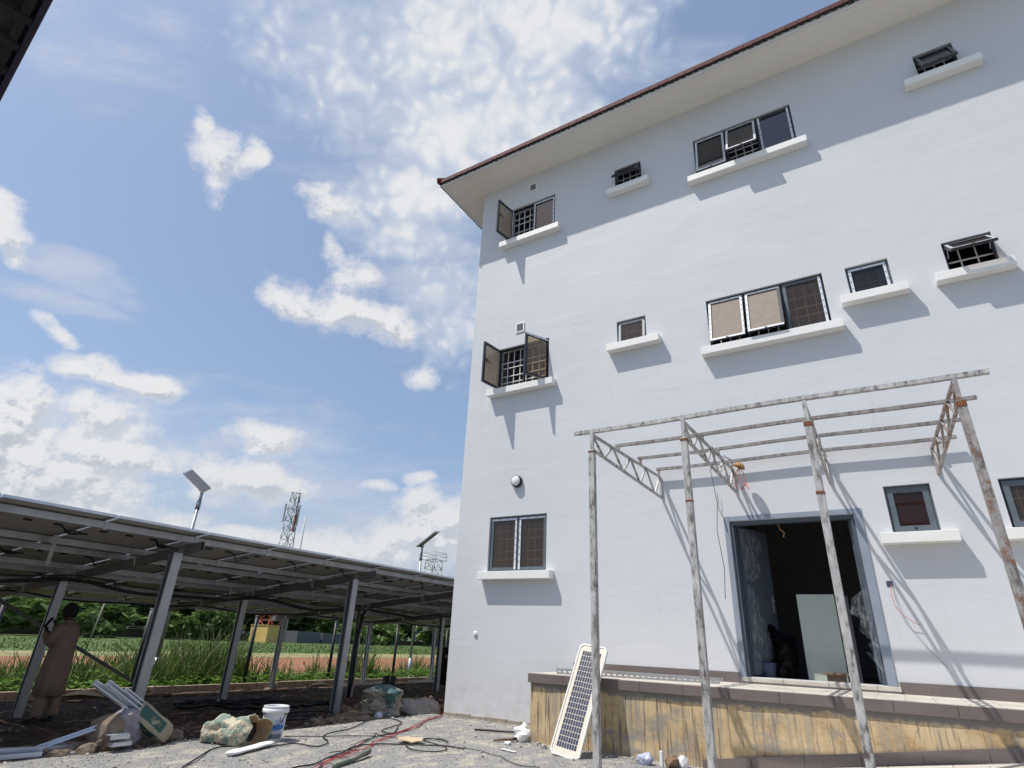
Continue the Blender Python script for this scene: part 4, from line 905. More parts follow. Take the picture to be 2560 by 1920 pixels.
m = MB(); m.prism([(-13.0, 8.6, pz(-13.0) - .02), (-13.0, 8.66, pz(-13.0) - .02), (-13.0, 8.65, 2.05), (-13.0, 8.61, 2.05)], (.004, .004, 0)); m.build('hanging_tape', M_BACK, car)

# ------------------------------------------------------------------ low wall behind the array, wire fence
kw = thing('low_boundary_wall', 'low cement kerb wall with pale top running behind the canopy posts', 'low wall', (-16.85, 9, -.3))
m = MB(); y = -6.0
while y < 33:
    m.box(-16.98, -16.86, y, y + 3.88, -.5, -.105 + .012 * sin(y)); y += 3.915
m.build('wall_panel', M_KERB, kw, bevel=.008)
m = MB(); y = -6.0
while y < 33: m.box(-17.0, -16.83, y - .075, y - .005 + .02, -.5, -.10); y += 3.915
m.build('pier', pm('pale_mortar_pier', (.45, .38, .31), .1, 5, .9), kw)
fe = thing('wire_fence', 'fence of black posts and thin wires standing behind the low wall', 'fence', (-17.6, 9, -.3))
for k in range(9):
    y = -1.0 + 3.42 * k + .18; m = MB(); m.tube([(-17.6, y, -.5), (-17.6, y, 1.75)], .055, 10); m.build('post', M_BLACK, fe)
    m = MB(); m.tube([(-17.6, y, 1.751), (-17.6, y, 1.80)], .058, 10); m.build('post_cap', M_GALV_D, fe)
m = MB()
for z in (.15, .45, .75, 1.05, 1.35, 1.65): m.tube([(-17.6, y, z + .015 * sin(y * 1.9 + z * 5)) for y in lin(-1, 30, 60)], .0016, 4)
m.build('line_wire', M_GALV_D, fe)

M_PVSKY = pm('sky_grey_solar_glass', (.17, .175, .19), .1, 5, .4)  # reflected cloud light painted in as a lighter grey glass colour
# ------------------------------------------------------------------ solar street lights
def street_light(name, label, base, top, L, Wd):
    o = thing(name, label, 'street light', base, 'solar street lights beyond the canopy')
    b = Vector(base); t = Vector(top); m = MB(); m.tube([b, (b.x, b.y, b.z + .9)], .085, 12); m.tube([(b.x, b.y, b.z + .9), (b.x, b.y, t.z - .55)], .055, 12); m.build('pole', M_GALV, o)
    m = MB(); m.tube([(b.x, b.y, t.z - .75), (b.x, b.y, t.z - .45)], .075, 12); m.tube([(b.x, b.y, t.z - .55), (b.x + .03, b.y, t.z - .3), (b.x + .01, b.y, t.z - .05)], .05, 10); m.box(b.x - .09, b.x + .09, b.y - .06, b.y + .06, t.z - .12, t.z - .02); m.build('bracket', M_GALV, o)
    Lv = Vector(L); Wv = Vector(Wd); Wv = Wv - Lv * (Wv.dot(Lv) / Lv.length_squared); n = Lv.cross(Wv).normalized()
    if n.z < 0: n = -n
    c = t + n * .02; q = [c - Lv * .18 - Wv * .5, c + Lv * .82 - Wv * .5, c + Lv * .82 + Wv * .5, c - Lv * .18 + Wv * .5]
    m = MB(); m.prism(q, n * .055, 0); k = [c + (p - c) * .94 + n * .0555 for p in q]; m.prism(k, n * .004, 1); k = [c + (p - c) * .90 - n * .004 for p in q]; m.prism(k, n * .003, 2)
    m.build('lamp_panel', [M_ALU, M_PVSKY, pm('panel_underside', (.14, .13, .12), .1, 4)], o); return o
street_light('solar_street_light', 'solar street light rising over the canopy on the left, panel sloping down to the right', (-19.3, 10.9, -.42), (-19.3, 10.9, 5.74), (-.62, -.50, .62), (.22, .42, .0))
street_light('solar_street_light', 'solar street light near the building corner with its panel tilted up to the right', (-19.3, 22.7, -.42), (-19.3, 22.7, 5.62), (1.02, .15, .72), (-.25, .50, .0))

# ------------------------------------------------------------------ lattice towers far off
def lattice(name, label, base, h, w0, w1, bays, rod, mats, split=None, tri=False):
    o = thing(name, label, 'radio tower', base, None); bx, by, bz = base
    def half(z): return (w0 + (w1 - w0) * z / h) / 2
    def cr(k, z): s = half(z); return Vector((bx + (-s, s, s, -s)[k], by + (-s, -s, s, s)[k], bz + z))
    segs = [[], []]; zs = [h * i / bays for i in range(bays + 1)]
    for i in range(bays):
        a, b = zs[i], zs[i + 1]; mi = 1 if (split and a < split) else 0
        for k in range(4):
            k2 = (k + 1) % 4; segs[mi].append((cr(k, a), cr(k, b), rod * 1.5))
            mid = (cr(k, b) + cr(k2, b)) / 2
            if i % 2 == 0: segs[mi].append((cr(k, a), cr(k2, b), rod))
            else: segs[mi].append((cr(k2, a), cr(k, b), rod))
            if tri: segs[mi].append((cr(k2, a), cr(k, b), rod * .8))
            segs[mi].append((cr(k, b), cr(k2, b), rod * .8))
    for mi, nm in ((0, 'mast'), (1, 'painted_legs')):
        if segs[mi]:
            m = MB(); [m.tube([p, q], r, 5) for p, q, r in segs[mi]]; m.build(nm, mats[mi], o)
    return o
TB = (-94.5, 72.0, -.42)
tw = lattice('radio_tower', 'tall lattice telecom tower with red legs and panel antennas behind the canopy', TB, 26.6, 2.9, 1.15, 15, .065, (M_TOWERW, M_TOWERR), 4.0)
for (dx, dy, z0, z1, w, mt) in ((-.3, -1.6, 20.3, 23.8, .30, M_TOWERW), (.9, .8, 20.0, 24.0, .16, M_TOWERW), (.2, 1.15, 21.0, 23.6, .10, M_TOWERW), (.5, .5, 18.8, 22.3, .34, M_TOWERR), (.3, .6, 22.3, 26.3, .16, M_BLACK)):
    m = MB(); m.box(TB[0] + dx - w / 2, TB[0] + dx + w / 2, TB[1] + dy - w / 2, TB[1] + dy + w / 2, z0, z1); m.build('antenna', mt, tw, bevel=.02)
m = MB()
for z in (20.6, 23.0): m.beam((TB[0], TB[1] - 1.7, z), (TB[0], TB[1] + 1.3, z), .08, .08)
m.beam((TB[0] - .6, TB[1] - .7, 26.25), (TB[0] + .6, TB[1] + .9, 26.25), .12, .12); m.tube([(TB[0], TB[1] + .7, 26.2), (TB[0], TB[1] + .7, 28.2)], .03, 5)
for i in range(14): z = 4 + i * 1.25; m.beam((TB[0], TB[1] - .1, z), (TB[0], TB[1] + .9 - i * .03, z), .05, .05)
m.build('antenna_bracket', M_TOWERW, tw)
m = MB(); m.tube([(-94.1, 75.3, -.4), (-94.1, 74.9, 22.2)], .16, 6); tag(m.build('slender_mast', M_TOWERW), 'slim pale mast standing just right of the red legged tower', 'mast')
T2 = (-104.0, 128.0, -.42)
t2 = lattice('radio_tower', 'paler lattice tower with a railed top platform by the building corner', T2, 21.4, 4.4, 3.2, 9, .09, (M_TOWERW, M_TOWERW), None, True)
m = MB()
for z in (21.0, 22.0, 22.9):
    for (a, b) in (((-2.4, -2.4), (2.4, -2.4)), ((2.4, -2.4), (2.4, 2.4)), ((2.4, 2.4), (-2.4, 2.4)), ((-2.4, 2.4), (-2.4, -2.4))):
        m.tube([(T2[0] + a[0], T2[1] + a[1], z), (T2[0] + b[0], T2[1] + b[1], z)], .07, 5)
        m.tube([(T2[0] + a[0], T2[1] + a[1], 21), (T2[0] + a[0], T2[1] + a[1], 22.9)], .06, 5)
m.build('platform_rail', M_TOWERW, t2)
# cabins by the tower
m = MB(); m.box(-95.0, -90.4, 68.6, 71.4, -.4, 2.2); m.box(-95.1, -90.3, 68.5, 71.5, 2.201, 2.3)
for i in range(14): m.box(-90.4, -90.36, 68.7 + i * .19, 68.78 + i * .19, -.3, 2.1)
tag(m.build('equipment_cabin', M_CABIN), 'yellow equipment cabin at the foot of the red legged tower', 'cabin')
m = MB(); m.box(-98, -94.0, 78, 83.5, -.4, 1.6); m.box(-98, -94.0, 84.0, 88.5, -.4, 1.45)
tag(m.build('equipment_cabin', M_CABIN2), 'low grey cabin right of the yellow cabin across the field', 'cabin')
# perimeter wall
m = MB(); y = -20.0; segs = []
while y < 190:
    m.box(-99.15, -99.0, y, y + 3.9, -.45, .62 + .05 * sin(y)); m.box(-99.2, -98.95, y + 3.9, y + 4.15, -.45, .72); y += 4.15
tag(m.build('perimeter_wall', M_PWALL, None), 'long brown block wall at the far side of the field', 'wall')
m = MB()
for y in lin(-20, 190, 22): m.tube([(-99.07, y, .6), (-99.07, y + .3, 1.1)], .05, 5)
for z in (1.0, 1.25): m.tube([(-99.07, y, z - .2 + .06 * sin(y)) for y in lin(-20, 190, 60)], .02, 4)
tag(m.build('wall_top_wire', M_GALV, None), 'thin pale wires strung above the far block wall', 'wire')
for (x, y, h, a) in ((-84, 38.6, 4.2, .4), (-85, 107, 3.8, -.1)):
    m = MB(); m.tube([(x, y, -.4), (x, y + a, h)], .10, 7); m.beam((x, y + a - .5, h - .2), (x, y + a + .5, h - .2), .1, .1)
    tag(m.build('utility_pole', M_CONC), 'grey utility pole in front of the woods left of the big canopy post' if y < 50 else 'grey utility pole in front of the woods near the building corner', 'pole')

# ------------------------------------------------------------------ trees and shrubs
def crown_mesh(name, rx, ry, rz, z0, nc, per, ls, mat, seed, spread=.26, base=True):
    rj = random.Random(seed); vs = []; fs = []
    cl_ = []
    for i in range(nc):
        while True:
            p = Vector((rj.uniform(-1, 1), rj.uniform(-1, 1), rj.uniform(-.9, 1)))
            if .35 < p.length < 1: break
        cl_.append(Vector((p.x * rx, p.y * ry, z0 + rz + p.z * rz)))
    for c in cl_:
        sr = spread * rj.uniform(.6, 1.3) * (rx + rz) / 2
        for k in range(per):
            d = Vector((rj.gauss(0, 1), rj.gauss(0, 1), rj.gauss(0, .75))); d = d / max(.4, d.length) * sr * rj.random() ** .4
            p = c + d; s = ls * rj.uniform(.5, 1.9)
            u = Vector((rj.gauss(0, 1), rj.gauss(0, 1), rj.gauss(0, .6))).normalized(); w = u.cross(Vector((rj.gauss(0, 1), rj.gauss(0, 1), rj.gauss(0, 1)))).normalized() * .55
            b = len(vs); vs += [p - u * s, p + w * s, p + u * s * 1.1, p - w * s]; fs.append((b, b + 1, b + 2, b + 3))
    me = bpy.data.meshes.new(name); me.from_pydata([tuple(v) for v in vs], [], fs); me.materials.append(mat); return me
def trunk_mesh(name, h, r, rx, seed):
    rj = random.Random(seed); m = MB(); pts = [(.1 * rj.uniform(-1, 1) * i, .1 * rj.uniform(-1, 1) * i, h * i / 4 - .3) for i in range(5)]
    m.tube(pts, r, 8, rs=[r * (1.25 - .18 * i) for i in range(5)])
    for k in range(6):
        a = rj.uniform(0, 6.28); z = h * rj.uniform(.45, .95); e = (cos(a) * rx * .7, sin(a) * rx * .7, z + h * .45)
        m.tube([(0, 0, z), (e[0] * .5, e[1] * .5, z + h * .16), e], r * .4, 6, rs=[r * .5, r * .35, r * .12])
    return m.build(name, M_BARK, mesh_only=True)
TK = []
for i, (mt, rx, rz, z0, h) in enumerate(((M_TREE, 4.2, 4.2, 1.0, 5.5), (M_TREE2, 3.8, 3.8, 1.4, 5.2), (M_TREE, 5.0, 4.6, .8, 6.0), (M_TREE3, 3.6, 3.6, 1.3, 5.0), (M_TREE2, 4.6, 4.0, .9, 5.2))):
    TK.append((crown_mesh('crown', rx, rx, rz, z0, 90, 62, .34, mt, 10 + i), trunk_mesh('trunk', h, .28, rx, 20 + i)))
def nth(k): return ('first second third fourth fifth sixth seventh eighth ninth tenth eleventh twelfth'.split() + ['%dth' % q for q in range(13, 90)])[k - 1]
kinds = ('dark dense', 'mid green', 'broad dark', 'grey green', 'spreading mid green')
ry = random.Random(3); y = 22; n = 0
while y < 168:
    k = ry.choice((0, 0, 1, 2, 2, 3, 4)); x = -106 - ry.random() * 8; s = ry.uniform(.82, 1.22)
    t = thing('tree', '%s tree, %s from the left in the row beyond the far wall' % (kinds[k], nth(n + 1)), 'tree', (x, y, -.4), 'trees beyond the far wall'); t.scale = (s, s, s * ry.uniform(.9, 1.12)); t.rotation_euler = (0, 0, ry.random() * 6.28)
    for nm, me in (('crown', TK[k][0]), ('trunk', TK[k][1])):
        o = bpy.data.objects.new(nm, me); COL.objects.link(o); o.parent = t
    y += ry.uniform(3.4, 6.2); n += 1
# deep wood behind
rj = random.Random(12); me = crown_mesh('far_wood', 14, 95, 4.2, 0, 620, 70, .62, M_TREE, 99, .05); o = bpy.data.objects.new('far_wood', me); COL.objects.link(o); o.location = (-136, 100, -.4); tag(o, 'dark mass of woodland far behind the row of trees', 'woodland', kind='stuff')
# shrubs this side of the wall
BK = [(crown_mesh('crown', 1.5, 1.5, .95, .1, 34, 60, .15, M_BUSH, 50, .3), trunk_mesh('trunk', 1.2, .07, 1, 51)), (crown_mesh('crown', 1.8, 1.8, 1.1, .1, 36, 60, .17, M_TREE2, 52, .3), trunk_mesh('trunk', 1.3, .08, 1, 53))]
for i, (x, y, s, k, lb) in enumerate(((-93, 40, 2.2, 1, 'green shrub by the far wall seen behind the person'), (-95, 54, 1.8, 0, 'yellow green shrub left of the biggest canopy post'), (-94, 61, 2.3, 1, 'rounded green shrub right of the biggest canopy post'), (-96, 64, 1.5, 0, 'yellow green shrub just left of the yellow cabin'),
        (-93, 96, 2.1, 1, 'green shrub right of the grey cabin'), (-95, 104, 1.9, 0, 'yellow green shrub in the middle of the far wall'), (-93, 118, 2.3, 1, 'green shrub by the far wall near the second black post'), (-94, 32, 2.0, 0, 'yellow green shrub at the left edge of the view'), (-95, 136, 2.4, 1, 'green shrub in front of the pale lattice tower'))):
    t = thing('shrub', lb, 'shrub', (x, y, -.42), 'shrubs in the field'); t.scale = (s * (1.1 + .35 * sin(i * 2.3)), s * (1.3 + .4 * cos(i * 1.7)), s * (1 + .25 * sin(i * 3.1))); t.rotation_euler = (0, 0, i * 1.3)
    for nm, me in (('crown', BK[k][0]), ('trunk', BK[k][1])):
        o = bpy.data.objects.new(nm, me); COL.objects.link(o); o.parent = t

# ------------------------------------------------------------------ reeds, weeds, field grass
def blades(name, label, cat, spots, hmin, hmax, wd, mats, seed, seg=4, lean=.35, z=-.42, dry=.0):
    rj = random.Random(seed); vs = []; fs = []; mi = []
    for (x, y, sc) in spots:
        h = rj.uniform(hmin, hmax) * sc; a = rj.uniform(0, 6.28); ln = abs(rj.gauss(0, lean)) * h; w = wd * rj.uniform(.6, 1.3) * (.6 + .4 * sc)
        dx, dy = cos(a), sin(a); f = rj.uniform(0, 6.28); px, py = cos(f) * w, sin(f) * w; b = len(vs); mm = 1 if rj.random() < dry else 0
        droop = rj.uniform(.0, .5) if rj.random() < .6 else 0
        for i in range(seg + 1):
            t = i / seg; o = ln * t ** 2.0; zz = z + h * t - droop * h * max(0, t - .55) ** 2 * 2.2; k = (1 - t ** 2.2) if i < seg else .04
            vs.append((x + dx * o - px * k, y + dy * o - py * k, zz)); vs.append((x + dx * o + px * k, y + dy * o + py * k, zz))
        for i in range(seg): fs.append((b + 2 * i, b + 2 * i + 1, b + 2 * i + 3, b + 2 * i + 2)); mi.append(mm)
    me = bpy.data.meshes.new(name); me.from_pydata(vs, [], fs); [me.materials.append(q) for q in mats]; me.polygons.foreach_set('material_index', mi); me.polygons.foreach_set('use_smooth', [True] * len(fs)); me.update()
    o = bpy.data.objects.new(name, me); COL.objects.link(o); return tag(o, label, cat, kind='stuff')
rj = random.Random(8); sp = []
clumps = [(-18.6, 4.2, 1.3, 1.15), (-18.9, 5.6, 1.0, .9), (-18.6, 7.6, 1.1, .8), (-19.2, 8.7, 1.0, .95), (-18.8, 11.4, 1.3, 1.15), (-19.4, 12.6, 1.3, 1.35), (-18.7, 12.9, 1.0, 1.2), (-18.9, 10.2, .8, .7), (-18.6, 14.8, .7, .8), (-18.8, 17.0, .7, .9), (-18.5, 18.7, .9, 1.3), (-18.7, 20.8, .6, .7), (-19.0, 3.0, 1.2, 1.2), (-21, 11.6, 1.6, 1.0), (-21, 4.5, 2.0, .9), (-19.6, 23.5, .9, .85), (-20.4, 8.2, 1.3, .75), (-18.4, 16.0, .5, .6), (-19.8, 26.5, 1.2, .8)]
for (cx, cy, r, s) in clumps:
    for _ in range(int(330 * r * r * .9)):
        a = rj.uniform(0, 6.28); d = r * sqrt(rj.random()); sp.append((cx + d * cos(a) * .8, cy + d * sin(a) * 1.1, s * (1.1 - .45 * d / r) * rj.uniform(.6, 1.1)))
for _ in range(900): sp.append((rj.uniform(-20.5, -17.2), rj.uniform(0, 29), rj.uniform(.2, .5)))
blades('reed_grass', 'tall reedy grass growing behind the low wall and wire fence', 'grass', sp, .9, 1.75, .024, [M_REED, M_REED2], 9, 5, .42, dry=.12)
sp = []
for _ in range(15000):
    x = -24 - (rj.random() ** 1.6) * 58; y = rj.uniform(-5, 10) + (-x) * rj.uniform(.2, 1.35)
    if -47 < x < -23.5 and -10 < y < 84 and rj.random() < .985: continue
    sp.append((x, y, rj.uniform(.5, 1.1) * (1.3 if x < -50 else 1)))
blades('field_grass', 'rough green grass across the field up to the far wall', 'grass', sp, .10, .26, .05, [M_REED, M_REED2], 10, 2, .9, dry=.15)
# broad low weeds at the foot of the fence
rj = random.Random(5); vs = []; fs = []
for _ in range(2600):
    x = rj.uniform(-18.6, -17.05) ; y = rj.uniform(0, 28); hh = rj.random() * (.45 + .25 * fb(x, y, .6)); cx, cy = x, y
    for k in range(4):
        a = rj.uniform(0, 6.28); s = rj.uniform(.045, .10); u = Vector((cos(a), sin(a), rj.uniform(-.2, .5))).normalized(); w = u.cross(Vector((0, 0, 1))).normalized() * s * .6; p = Vector((cx, cy, -.36 + hh)) + u * s
        b = len(vs); vs += [tuple(p - u * s), tuple(p + w), tuple(p + u * s + Vector((0, 0, -.03))), tuple(p - w)]; fs.append((b, b + 1, b + 2, b + 3))
me = bpy.data.meshes.new('low_weeds'); me.from_pydata(vs, [], fs); me.materials.append(M_WEED); o = bpy.data.objects.new('low_weeds', me); COL.objects.link(o); tag(o, 'low broad leaved weeds along the foot of the wire fence', 'weeds', kind='stuff')
# ------------------------------------------------------------------ leaning solar panel with clipped corners
def clipped(a, b, c, d, k): return [(a + k, c), (b - k, c), (b, c + k), (b, d - k), (b - k, d), (a + k, d), (a, d - k), (a, c + k)]
sp_ = thing('leaning_solar_panel', 'long narrow solar panel with clipped corners leaning on the platform coping', 'solar panel', (-4.25, 8.0, 0))
pw, pl = .46, 1.50
e1 = Vector((.455, -.02, 0)).normalized(); top_c = Vector((-3.785, 8.56, 1.36)); bot_c = Vector((-3.995, 7.98, .0)); e2 = (top_c - bot_c).normalized(); e1 = (e1 - e2 * e1.dot(e2)).normalized(); e3 = e1.cross(e2)
if e3.y > 0: e3 = -e3
pl = (top_c - bot_c).length
MP = Matrix(((e1.x, e3.x, e2.x, bot_c.x), (e1.y, e3.y, e2.y, bot_c.y), (e1.z, e3.z, e2.z, bot_c.z), (0, 0, 0, 1)))
def cpr(m, a, b, c, d, k, y0, y1, mi): m.prism([MP @ Vector((p[0], y0, p[1])) for p in clipped(a, b, c, d, k)], MP.to_3x3() @ Vector((0, y1 - y0, 0)), mi)
m = MB(); h2 = pw / 2
o_ = clipped(-h2, h2, 0, pl, .05); i_ = clipped(-h2 + .022, h2 - .022, .022, pl - .022, .042)
for k in range(8):
    a, b, c, d = o_[k], o_[(k + 1) % 8], i_[(k + 1) % 8], i_[k]
    m.prism([MP @ Vector((q[0], -.035, q[1])) for q in (a, b, c, d)], MP.to_3x3() @ Vector((0, .04, 0)), 0)
M_PBACK = pm('cream_backing', (.66, .60, .50), .06, 9, .5)
M_PFR = pm('cream_white_frame', (.70, .68, .64), .06, 9, .45)
m.build('frame', M_PFR, sp_)
m = MB(); cpr(m, -h2 + .0225, h2 - .0225, .0225, pl - .0225, .042, -.030, -.004, 0); m.build('backing', M_PBACK, sp_)
m = MB(); nr, nc = 18, 9; gx0, gx1, gz0, gz1 = -h2 + .055, h2 - .055, .10, pl - .10
for c in range(nc):
    for r in range(nr):
        off = .006 if c >= 5 else (-.006 if c < 4 else 0)
        if c == 4: continue
        a = gx0 + (gx1 - gx0) * c / nc + .004 + (0 if c < 4 else -.02); b = a + (gx1 - gx0) / nc - .0065; a += 0 if c > 4 else .018; b += 0 if c > 4 else .018
        z = gz0 + (gz1 - gz0) * r / nr + .004
        m.box(a, b, -.0032, -.002, z, z + (gz1 - gz0) / nr - .008, 0, MP)
m.build('cells', pm('dark_blue_cells', (.030, .038, .075), .3, 30, .35, bump=0), sp_)


# ------------------------------------------------------------------ paint bucket
bx, by = -7.44, 6.04
bk = thing('paint_bucket', 'white plastic paint bucket with blue label and dark handle beside the paper sack', 'bucket', (bx, by, 0))
T = Matrix.Translation((bx, by, .002))
m = MB(); m.lathe([(0, 0), (.128, 0), (.134, .012), (.136, .03), (.152, .30), (.153, .335), (.172, .338), (.176, .345), (.176, .385), (.160, .390), (.160, .402), (.168, .405), (.168, .415), (.158, .417), (.150, .41), (.146, .30), (.128, .012), (0, .01)], 40, 0, T); m.build('body', M_WHITE, bk)
camdir = math.atan2(0 - by, 0 - bx)   # label faces roughly the viewer, turned a little
def rad(z): return .136 + (.152 - .136) * (z - .03) / .27 + .0012
def label_patch(nm, pts, mat, extra=0.):
    # polygon in (angle, z) wrapped on the bucket wall
    m = MB(); n = 14; a0 = min(p[0] for p in pts); a1 = max(p[0] for p in pts)
    def zr(a):
        zs = []
        for i in range(len(pts)):
            p, q = pts[i], pts[(i + 1) % len(pts)]
            if (p[0] - a) * (q[0] - a) <= 0 and abs(p[0] - q[0]) > 1e-9: zs.append(p[1] + (q[1] - p[1]) * (a - p[0]) / (q[0] - p[0]))
        return (min(zs), max(zs)) if zs else (0, 0)
    vs = []
    for i in range(n + 1):
        a = a0 + (a1 - a0) * i / n; a = min(max(a, a0 + 1e-5), a1 - 1e-5); lo, hi = zr(a)
        for z in (lo, hi): t = camdir + a; r = rad(z) + extra; vs.append((bx + r * cos(t), by + r * sin(t), z + .002))
    m.add(vs, [(2 * i, 2 * i + 2, 2 * i + 3, 2 * i + 1) for i in range(n)], 0, None, True); m.build(nm, mat, bk)
label_patch('blue_band', [(-.62, .262), (-.40, .200), (1.1, .200), (1.1, .150), (.55, .135), (.0, .135)], M_BLUE)
label_patch('print_band', [(-.8, .088), (1.0, .095), (1.0, .035), (-.95, .035)], M_LBGREY)
def wrap_text(txt, size, a0, z, mat, nm):
    cu = bpy.data.curves.new('txt', 'FONT'); cu.body = txt; cu.size = size; cu.extrude = .0002
    to = bpy.data.objects.new('txt', cu); COL.objects.link(to); bpy.context.view_layer.update()
    me = bpy.data.meshes.new_from_object(to.evaluated_get(bpy.context.evaluated_depsgraph_get())); bpy.data.objects.remove(to)
    me.materials.clear(); me.materials.append(mat)
    for v in me.vertices:
        zz = z + v.co.y; r = rad(zz) + .0012 + v.co.z; t = camdir + a0 + v.co.x / r; v.co = (bx + r * cos(t), by + r * sin(t), zz + .002)
    o = bpy.data.objects.new(nm, me); link(o, bk); return o
try:
    wrap_text('SPRI', .082, .10, .206, M_BLUE, 'label_lettering')
    wrap_text('EMULSION', .046, -.62, .098, M_LBGREY, 'label_lettering')
except Exception as ex: print('text', ex)
label_patch('small_mark', [(.42, .275), (.50, .300), (.58, .275)], M_LBGREY)
m = MB(); pts = []
for i in range(17):
    t = pi * i / 16; a = camdir - .95 + t * (1.9 / pi) * 1.0; dz = -.155 * sin(t); r = .172 + .012 * sin(t); pts.append((bx + r * cos(a), by + r * sin(a), .335 + dz))
m.tube(pts, .0055, 7)
for p in (pts[0], pts[-1]): m.tube([Vector(p) + Vector((0, 0, 0)), Vector((bx, by, p[2])) * .12 + Vector(p) * .88], .014, 8)
m.build('handle', pm('dark_blue_handle', (.02, .02, .06), .1, 9, .4), bk)

# ------------------------------------------------------------------ sacks
def sack(name, label, p, q, rw, rh, mats, seed, open_end=False, cat='sack', z0=0., amp=.16, flat=.78, n=40):
    rr = random.Random(seed); p = Vector(p); q = Vector(q); d = (q - p); L = d.length; d.normalize(); s_ = d.cross(Vector((0, 0, 1))).normalized(); up = s_.cross(d)
    rings = []; K = 40; o = rr.random() * 40
    for i in range(K + 1):
        t = i / K; k = min(1, (t / .16) ** .5 if t < .16 else 1)
        if not open_end and t > .84: k = min(k, ((1 - t) / .16) ** .5)
        k = max(k, .03); c = p + d * L * t; ring = []
        for j in range(n):
            a = 2 * pi * j / n; e = 1 + amp * mnoise.noise(Vector((cos(a) * 1.1 + o, sin(a) * 1.1, t * 2.4))) * 2.2 + amp * (.35 - 1.3 * abs(mnoise.noise(Vector((cos(a) * 2.4 + o, sin(a) * 2.4, t * 5))))) + amp * (.16 - .8 * abs(mnoise.noise(Vector((cos(a) * 5.5 + o, sin(a) * 5.5, t * 13 + 5)))))
            cx = abs(cos(a)) ** .8 * (1 if cos(a) > 0 else -1); sy = abs(sin(a)) ** .8 * (1 if sin(a) > 0 else -1)
            v = c + s_ * cx * rw * k * e + up * sy * rh * k * e; v.z = max(v.z, z0 + .004 + .004 * rr.random()); ring.append(v)
        rings.append(ring)
    th = thing(name, label, cat, (p.x, p.y, z0)); m = MB(); m.loft(rings, 0, True, (True, not open_end)); m.build('sack_body', mats[0], th)
    if open_end:
        c = p + d * L; last = rings[-1]
        m = MB(); wob = [.05 * sin(2 * pi * j / n * 2 + 1) + .025 * sin(2 * pi * j / n * 5) for j in range(n)]; rim = [[v for v in last], [c + (v - c) * 1.10 + d * (.05 + w_) for v, w_ in zip(last, wob)], [c + (v - c) * 1.02 + d * (.055 + w_) for v, w_ in zip(last, wob)], [c + (v - c) * .90 + d * .01 for v in last], [c + (v - c) * .74 - d * .10 for v in last]]
        for r in rim:
            for v in r: v.z = max(v.z, z0 + .006)
        m.loft(rim[:3], 0, True, (False, False)); m.build('rim', mats[0], th)
        m = MB(); m.loft(rim[2:], 0, True, (False, False)); m.build('lining', mats[1], th)
        m = MB(); m.add([c + (v - c) * .76 - d * .085 for v in last], [tuple(range(n))]); m.build('dark_inside', M_BLACK, th)  # black disc stands in for the shade deep inside the sack
    return th
sack('paper_sack', 'crumpled cream and green paper cement sack lying open toward the viewer beside the bucket', (-8.0, 5.40, .10), (-7.30, 5.62, .145), .19, .165, (M_PAPER, M_PAPERIN), 3, True, 'cement sack', 0., .26)
sack('printed_sack', 'upright crumpled sack with dark green print at the canopy edge', (-8.45, 9.25, -.06), (-8.42, 9.22, .52), .30, .22, (M_SACKG,), 5, False, 'sack', -.08, .30)
sack('grey_sack', 'flat dusty grey sack lying right of the green printed sack', (-8.35, 9.75, .06), (-8.35, 10.75, .07), .24, .15, (M_SACK2,), 8, False, 'sack', -.03, .25)
sack('mauve_sack', 'faded mauve woven sack standing against the green carton', (-8.15, 4.52, -.02), (-8.22, 4.40, .42), .17, .15, (M_SACKP,), 11, False, 'sack', -.02, .28)
m = MB(); m.rock((-8.14, 8.86, .04), .075, random.Random(4), 0, 1., 3); tag(m.build('plastic_ball', pm('lilac_white_plastic', (.45, .47, .60), .05, 9), None), 'small lilac white crumpled ball in front of the green printed sack', 'litter')

# carton holding aluminium rails
ct = thing('green_carton', 'long tan and green carton tipped over beside the mauve sack', 'carton', (-8.1, 4.9, 0))
cb = Vector((-8.10, 4.93, .10)); ctp = Vector((-8.18, 4.50, .42)); dd = (ctp - cb).normalized(); sx_ = Vector((1, .2, 0)).normalized(); sx_ = (sx_ - dd * sx_.dot(dd)).normalized(); nn = sx_.cross(dd)
MC = Matrix(((sx_.x, nn.x, dd.x, cb.x), (sx_.y, nn.y, dd.y, cb.y), (sx_.z, nn.z, dd.z, cb.z), (0, 0, 0, 1))); CL = .52
m = MB(); rings = []
for i, (z, kx, ky) in enumerate(((-.06, .35, .5), (-.03, .75, .8), (.02, 1, 1), (.1, 1, 1), (.25, 1, 1), (.40, 1, 1), (CL, .98, .98))):
    rings.append([MC @ Vector((.09 * kx * a + .006 * sin(z * 30 + b), .10 * ky * b + .006 * cos(z * 23 + a), z)) for a, b in ((-1, -1), (0, -1.03), (1, -1), (1.03, 0), (1, 1), (0, 1.03), (-1, 1), (-1.03, 0))])
m.loft(rings, 0, True, (True, False), False); m.build('carton_wall', M_CARTT, ct)
m = MB()
for (a, b, c, d, y) in ((-.075, .075, .09, .46, None),):
    m.box(.094, .097, -.07, .05, .10, .48, 0, MC); m.box(-.08, .06, -.106, -.1035, .12, .46, 0, MC); m.box(-.06, .08, .1035, .1065, .12, .46, 0, MC)
m.build('green_print', M_CARTG, ct)
m = MB()
for k in range(7): m.box(.0972, .0985, -.03 + .012 * sin(k * 2), .01 + .01 * cos(k * 3), .16 + k * .022, .168 + k * .022, 0, MC)
m.build('faded_lettering', M_CARTT, ct)
